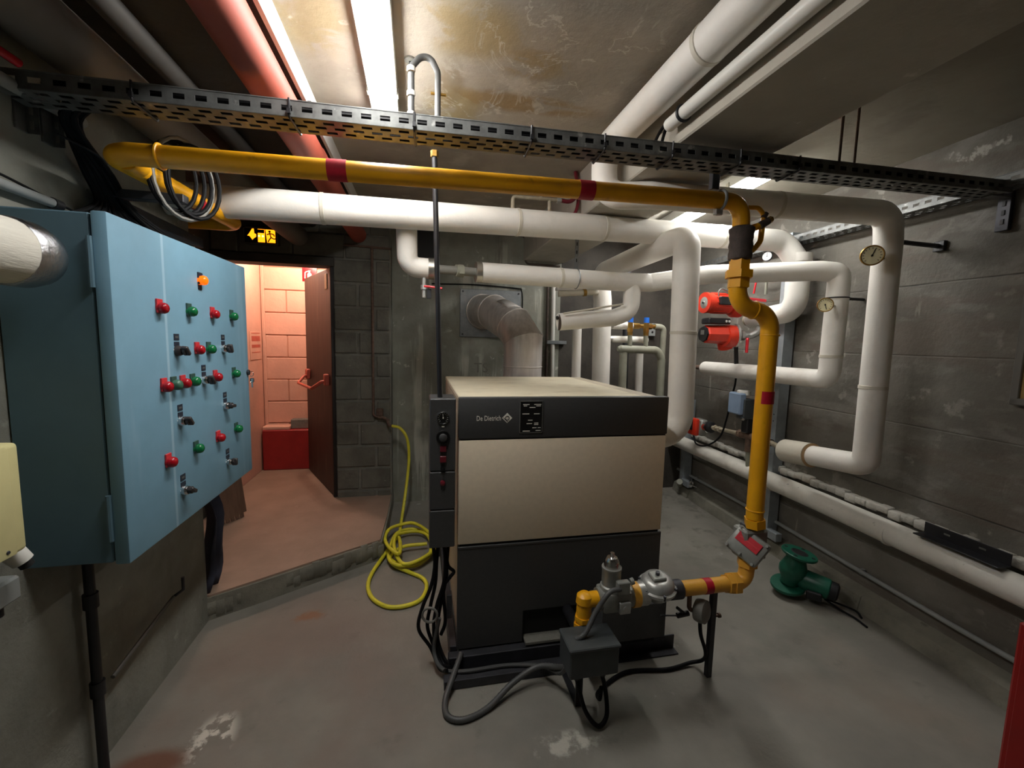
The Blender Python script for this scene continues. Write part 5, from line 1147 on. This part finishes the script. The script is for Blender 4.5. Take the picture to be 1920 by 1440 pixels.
# ================================================================== HOSE AND TAP
t = thing('wall_tap', 'rusty water tap and pipe on the block wall beside the door', 'tap', (-.36, 3.85, .85))
B().tube([(-.40, 3.855, 2.3), (-.40, 3.855, .93), (-.40, 3.85, .87), (-.33, 3.84, .85)], .0115, 10, fillet=.03).tube([(-.62, 3.86, 2.31), (-.24, 3.86, 2.3)], .009, 8).build('supply_pipe', 'rust_pipe', t)
B().cbox((-.345, 3.845, .9), (.06, .03, .07), None, .008).cyl((-.33, 3.845, .86), (-.27, 3.82, .83), .013).build('valve_body', 'rust_pipe', t)
B().tube([(-.285, 3.83, .84), (-.265, 3.8, .79), (-.235, 3.79, .785)], .013, 10, fillet=.02).build('spout', 'rust_pipe', t)
h = [(-.24, 3.79, .787), (-.17, 3.77, .77), (-.11, 3.74, .68), (-.095, 3.72, .5), (-.12, 3.62, .25), (-.15, 3.45, .06), (-.16, 3.25, .035)]
cx, cy = -.052, 3.06
for i in range(40):
    a = R(150) + i * R(30); rx = .16 + .022 * math.sin(i * .9); ry = .28 + .05 * math.sin(i * .53 + 1)
    h.append((cx + .02 * math.sin(i * .31) + rx * math.cos(a), cy + .05 * math.sin(i * .21) + ry * math.sin(a), .016 + .024 * (i // 12) + .012 * abs(math.sin(i * .7))))
h += [(-.16, 3.2, .05), (-.24, 3.0, .03), (-.315, 2.72, .016), (-.29, 2.53, .014), (-.2, 2.41, .014), (-.1, 2.385, .014), (.0, 2.43, .014), (.04, 2.55, .014), (.02, 2.66, .014), (-.07, 2.75, .016), (-.17, 2.83, .03), (-.2, 2.93, .04), (-.12, 3.04, .05), (.05, 3.06, .05)]
tag(B().tube(spline(h, 5), .0125, 10).build('garden_hose', 'hose_yellow'), 'yellow garden hose coiled on the floor between the step and the boiler', 'hose')

# ================================================================== EXIT SIGN over the door
e = thing('exit_sign', 'lit orange emergency exit sign over the door with arrow and running figure', 'sign', (-1.23, 3.83, 2.25))
B().box(-1.352, -1.108, 3.80, 3.862, 2.262, 2.385, .004).build('housing', 'sign_black', e, smooth=False)
B().box(-1.356, -1.104, 3.796, 3.802, 2.258, 2.268).box(-1.356, -1.104, 3.796, 3.802, 2.379, 2.389).box(-1.356, -1.346, 3.796, 3.802, 2.258, 2.389).box(-1.114, -1.104, 3.796, 3.802, 2.258, 2.389).build('frame', 'frame_grey', e, smooth=False)
def flat(poly, y, nm, m_, par):
    n_ = len(poly); q = B()
    q._add([(x, y, z) for x, z in poly] + [(x, y + .002, z) for x, z in poly], [list(range(n_)), list(range(n_, 2 * n_))[::-1]] + [[i, (i + 1) % n_, n_ + (i + 1) % n_, n_ + i] for i in range(n_)])
    return q.build(nm, m_, par, smooth=False)
flat([(-1.29, 2.375), (-1.31, 2.34), (-1.325, 2.32), (-1.31, 2.318), (-1.3, 2.305), (-1.29, 2.29), (-1.278, 2.303), (-1.262, 2.315), (-1.262, 2.335), (-1.275, 2.34), (-1.278, 2.375)], 3.799, 'arrow', 'sign_glow', e)
flat([(-1.25, 2.375), (-1.25, 2.275), (-1.2, 2.275), (-1.2, 2.375)], 3.7993, 'door_symbol', 'sign_glow', e)
flat([(-1.195, 2.375), (-1.185, 2.275), (-1.125, 2.275), (-1.125, 2.375)], 3.7993, 'back_light', 'sign_glow', e)
flat([(-1.25, 2.372), (-1.25, 2.345), (-1.203, 2.345), (-1.203, 2.372)], 3.7985, 'louvre', 'sign_black', e)
for x in (-1.242, -1.214): B().lathe([(.0075, 0), (.004, .003)], (x, 3.799, 2.322), (0, -1, 0), 10).build('lamp_spot', 'sign_hot', e)
m_ = B().lathe([(.009, 0), (.009, .002)], (-1.165, 3.799, 2.36), (0, -1, 0), 12)
for (x0, z0, x1, z1) in ((-1.165, 2.35, -1.155, 2.315), (-1.163, 2.345, -1.185, 2.335), (-1.16, 2.345, -1.137, 2.34), (-1.137, 2.34, -1.13, 2.325), (-1.155, 2.315, -1.17, 2.295), (-1.17, 2.295, -1.178, 2.278), (-1.155, 2.315, -1.135, 2.305), (-1.135, 2.305, -1.12, 2.308)):
    m_.tube([(x0, 3.7975, z0), (x1, 3.7975, z1)], .0045, 6)
m_.build('running_figure', 'sign_black', e)

# ================================================================== THINGS AT THE RIGHT EDGE
nb = thing('notice_board', 'grey framed tan board on the right wall at the frame edge', 'board', tuple(W(1.1, .02, 1.33)))
B().cbox(W(1.05, .018, 1.66), (.014, .6, .62), WROT).build('panel', 'board_tan', nb, smooth=False)
for y, z, sy_, sz_ in ((1.365, 1.66, .03, .68), (.735, 1.66, .03, .68), (1.05, 1.985, .66, .03), (1.05, 1.335, .66, .03)):
    B().cbox(W(y, .022, z), (.03, sy_, sz_), WROT, .003).build('frame_bar', 'frame_grey', nb, smooth=False)
rc = thing('red_cabinet', 'red painted metal cabinet standing at the lower right edge', 'cabinet', (2.05, .78, 0))
B().box(1.955, 2.34, .62, .95, .04, .66, .008).build('body', 'red_paint', rc, smooth=False)
B().box(1.948, 1.956, .64, .93, .06, .64, .003).build('door', 'red_paint', rc, smooth=False)
B().box(1.938, 1.948, .66, .68, .33, .41, .002).build('handle', 'dark_metal', rc, smooth=False)
for x, y in ((1.97, .64), (1.97, .92), (2.31, .64), (2.31, .92)): B().cyl((x, y, 0), (x, y, .045), .012).build('foot', 'dark_metal', rc)

text('scratched_letters', 'TS', .13, frame((1, 0, 0), (0, 0, 1), (0, -1, 0), (.5, YB - .0005, 1.28)), 'mortar_grey', bpy.data.objects['wall_back'], .0005)
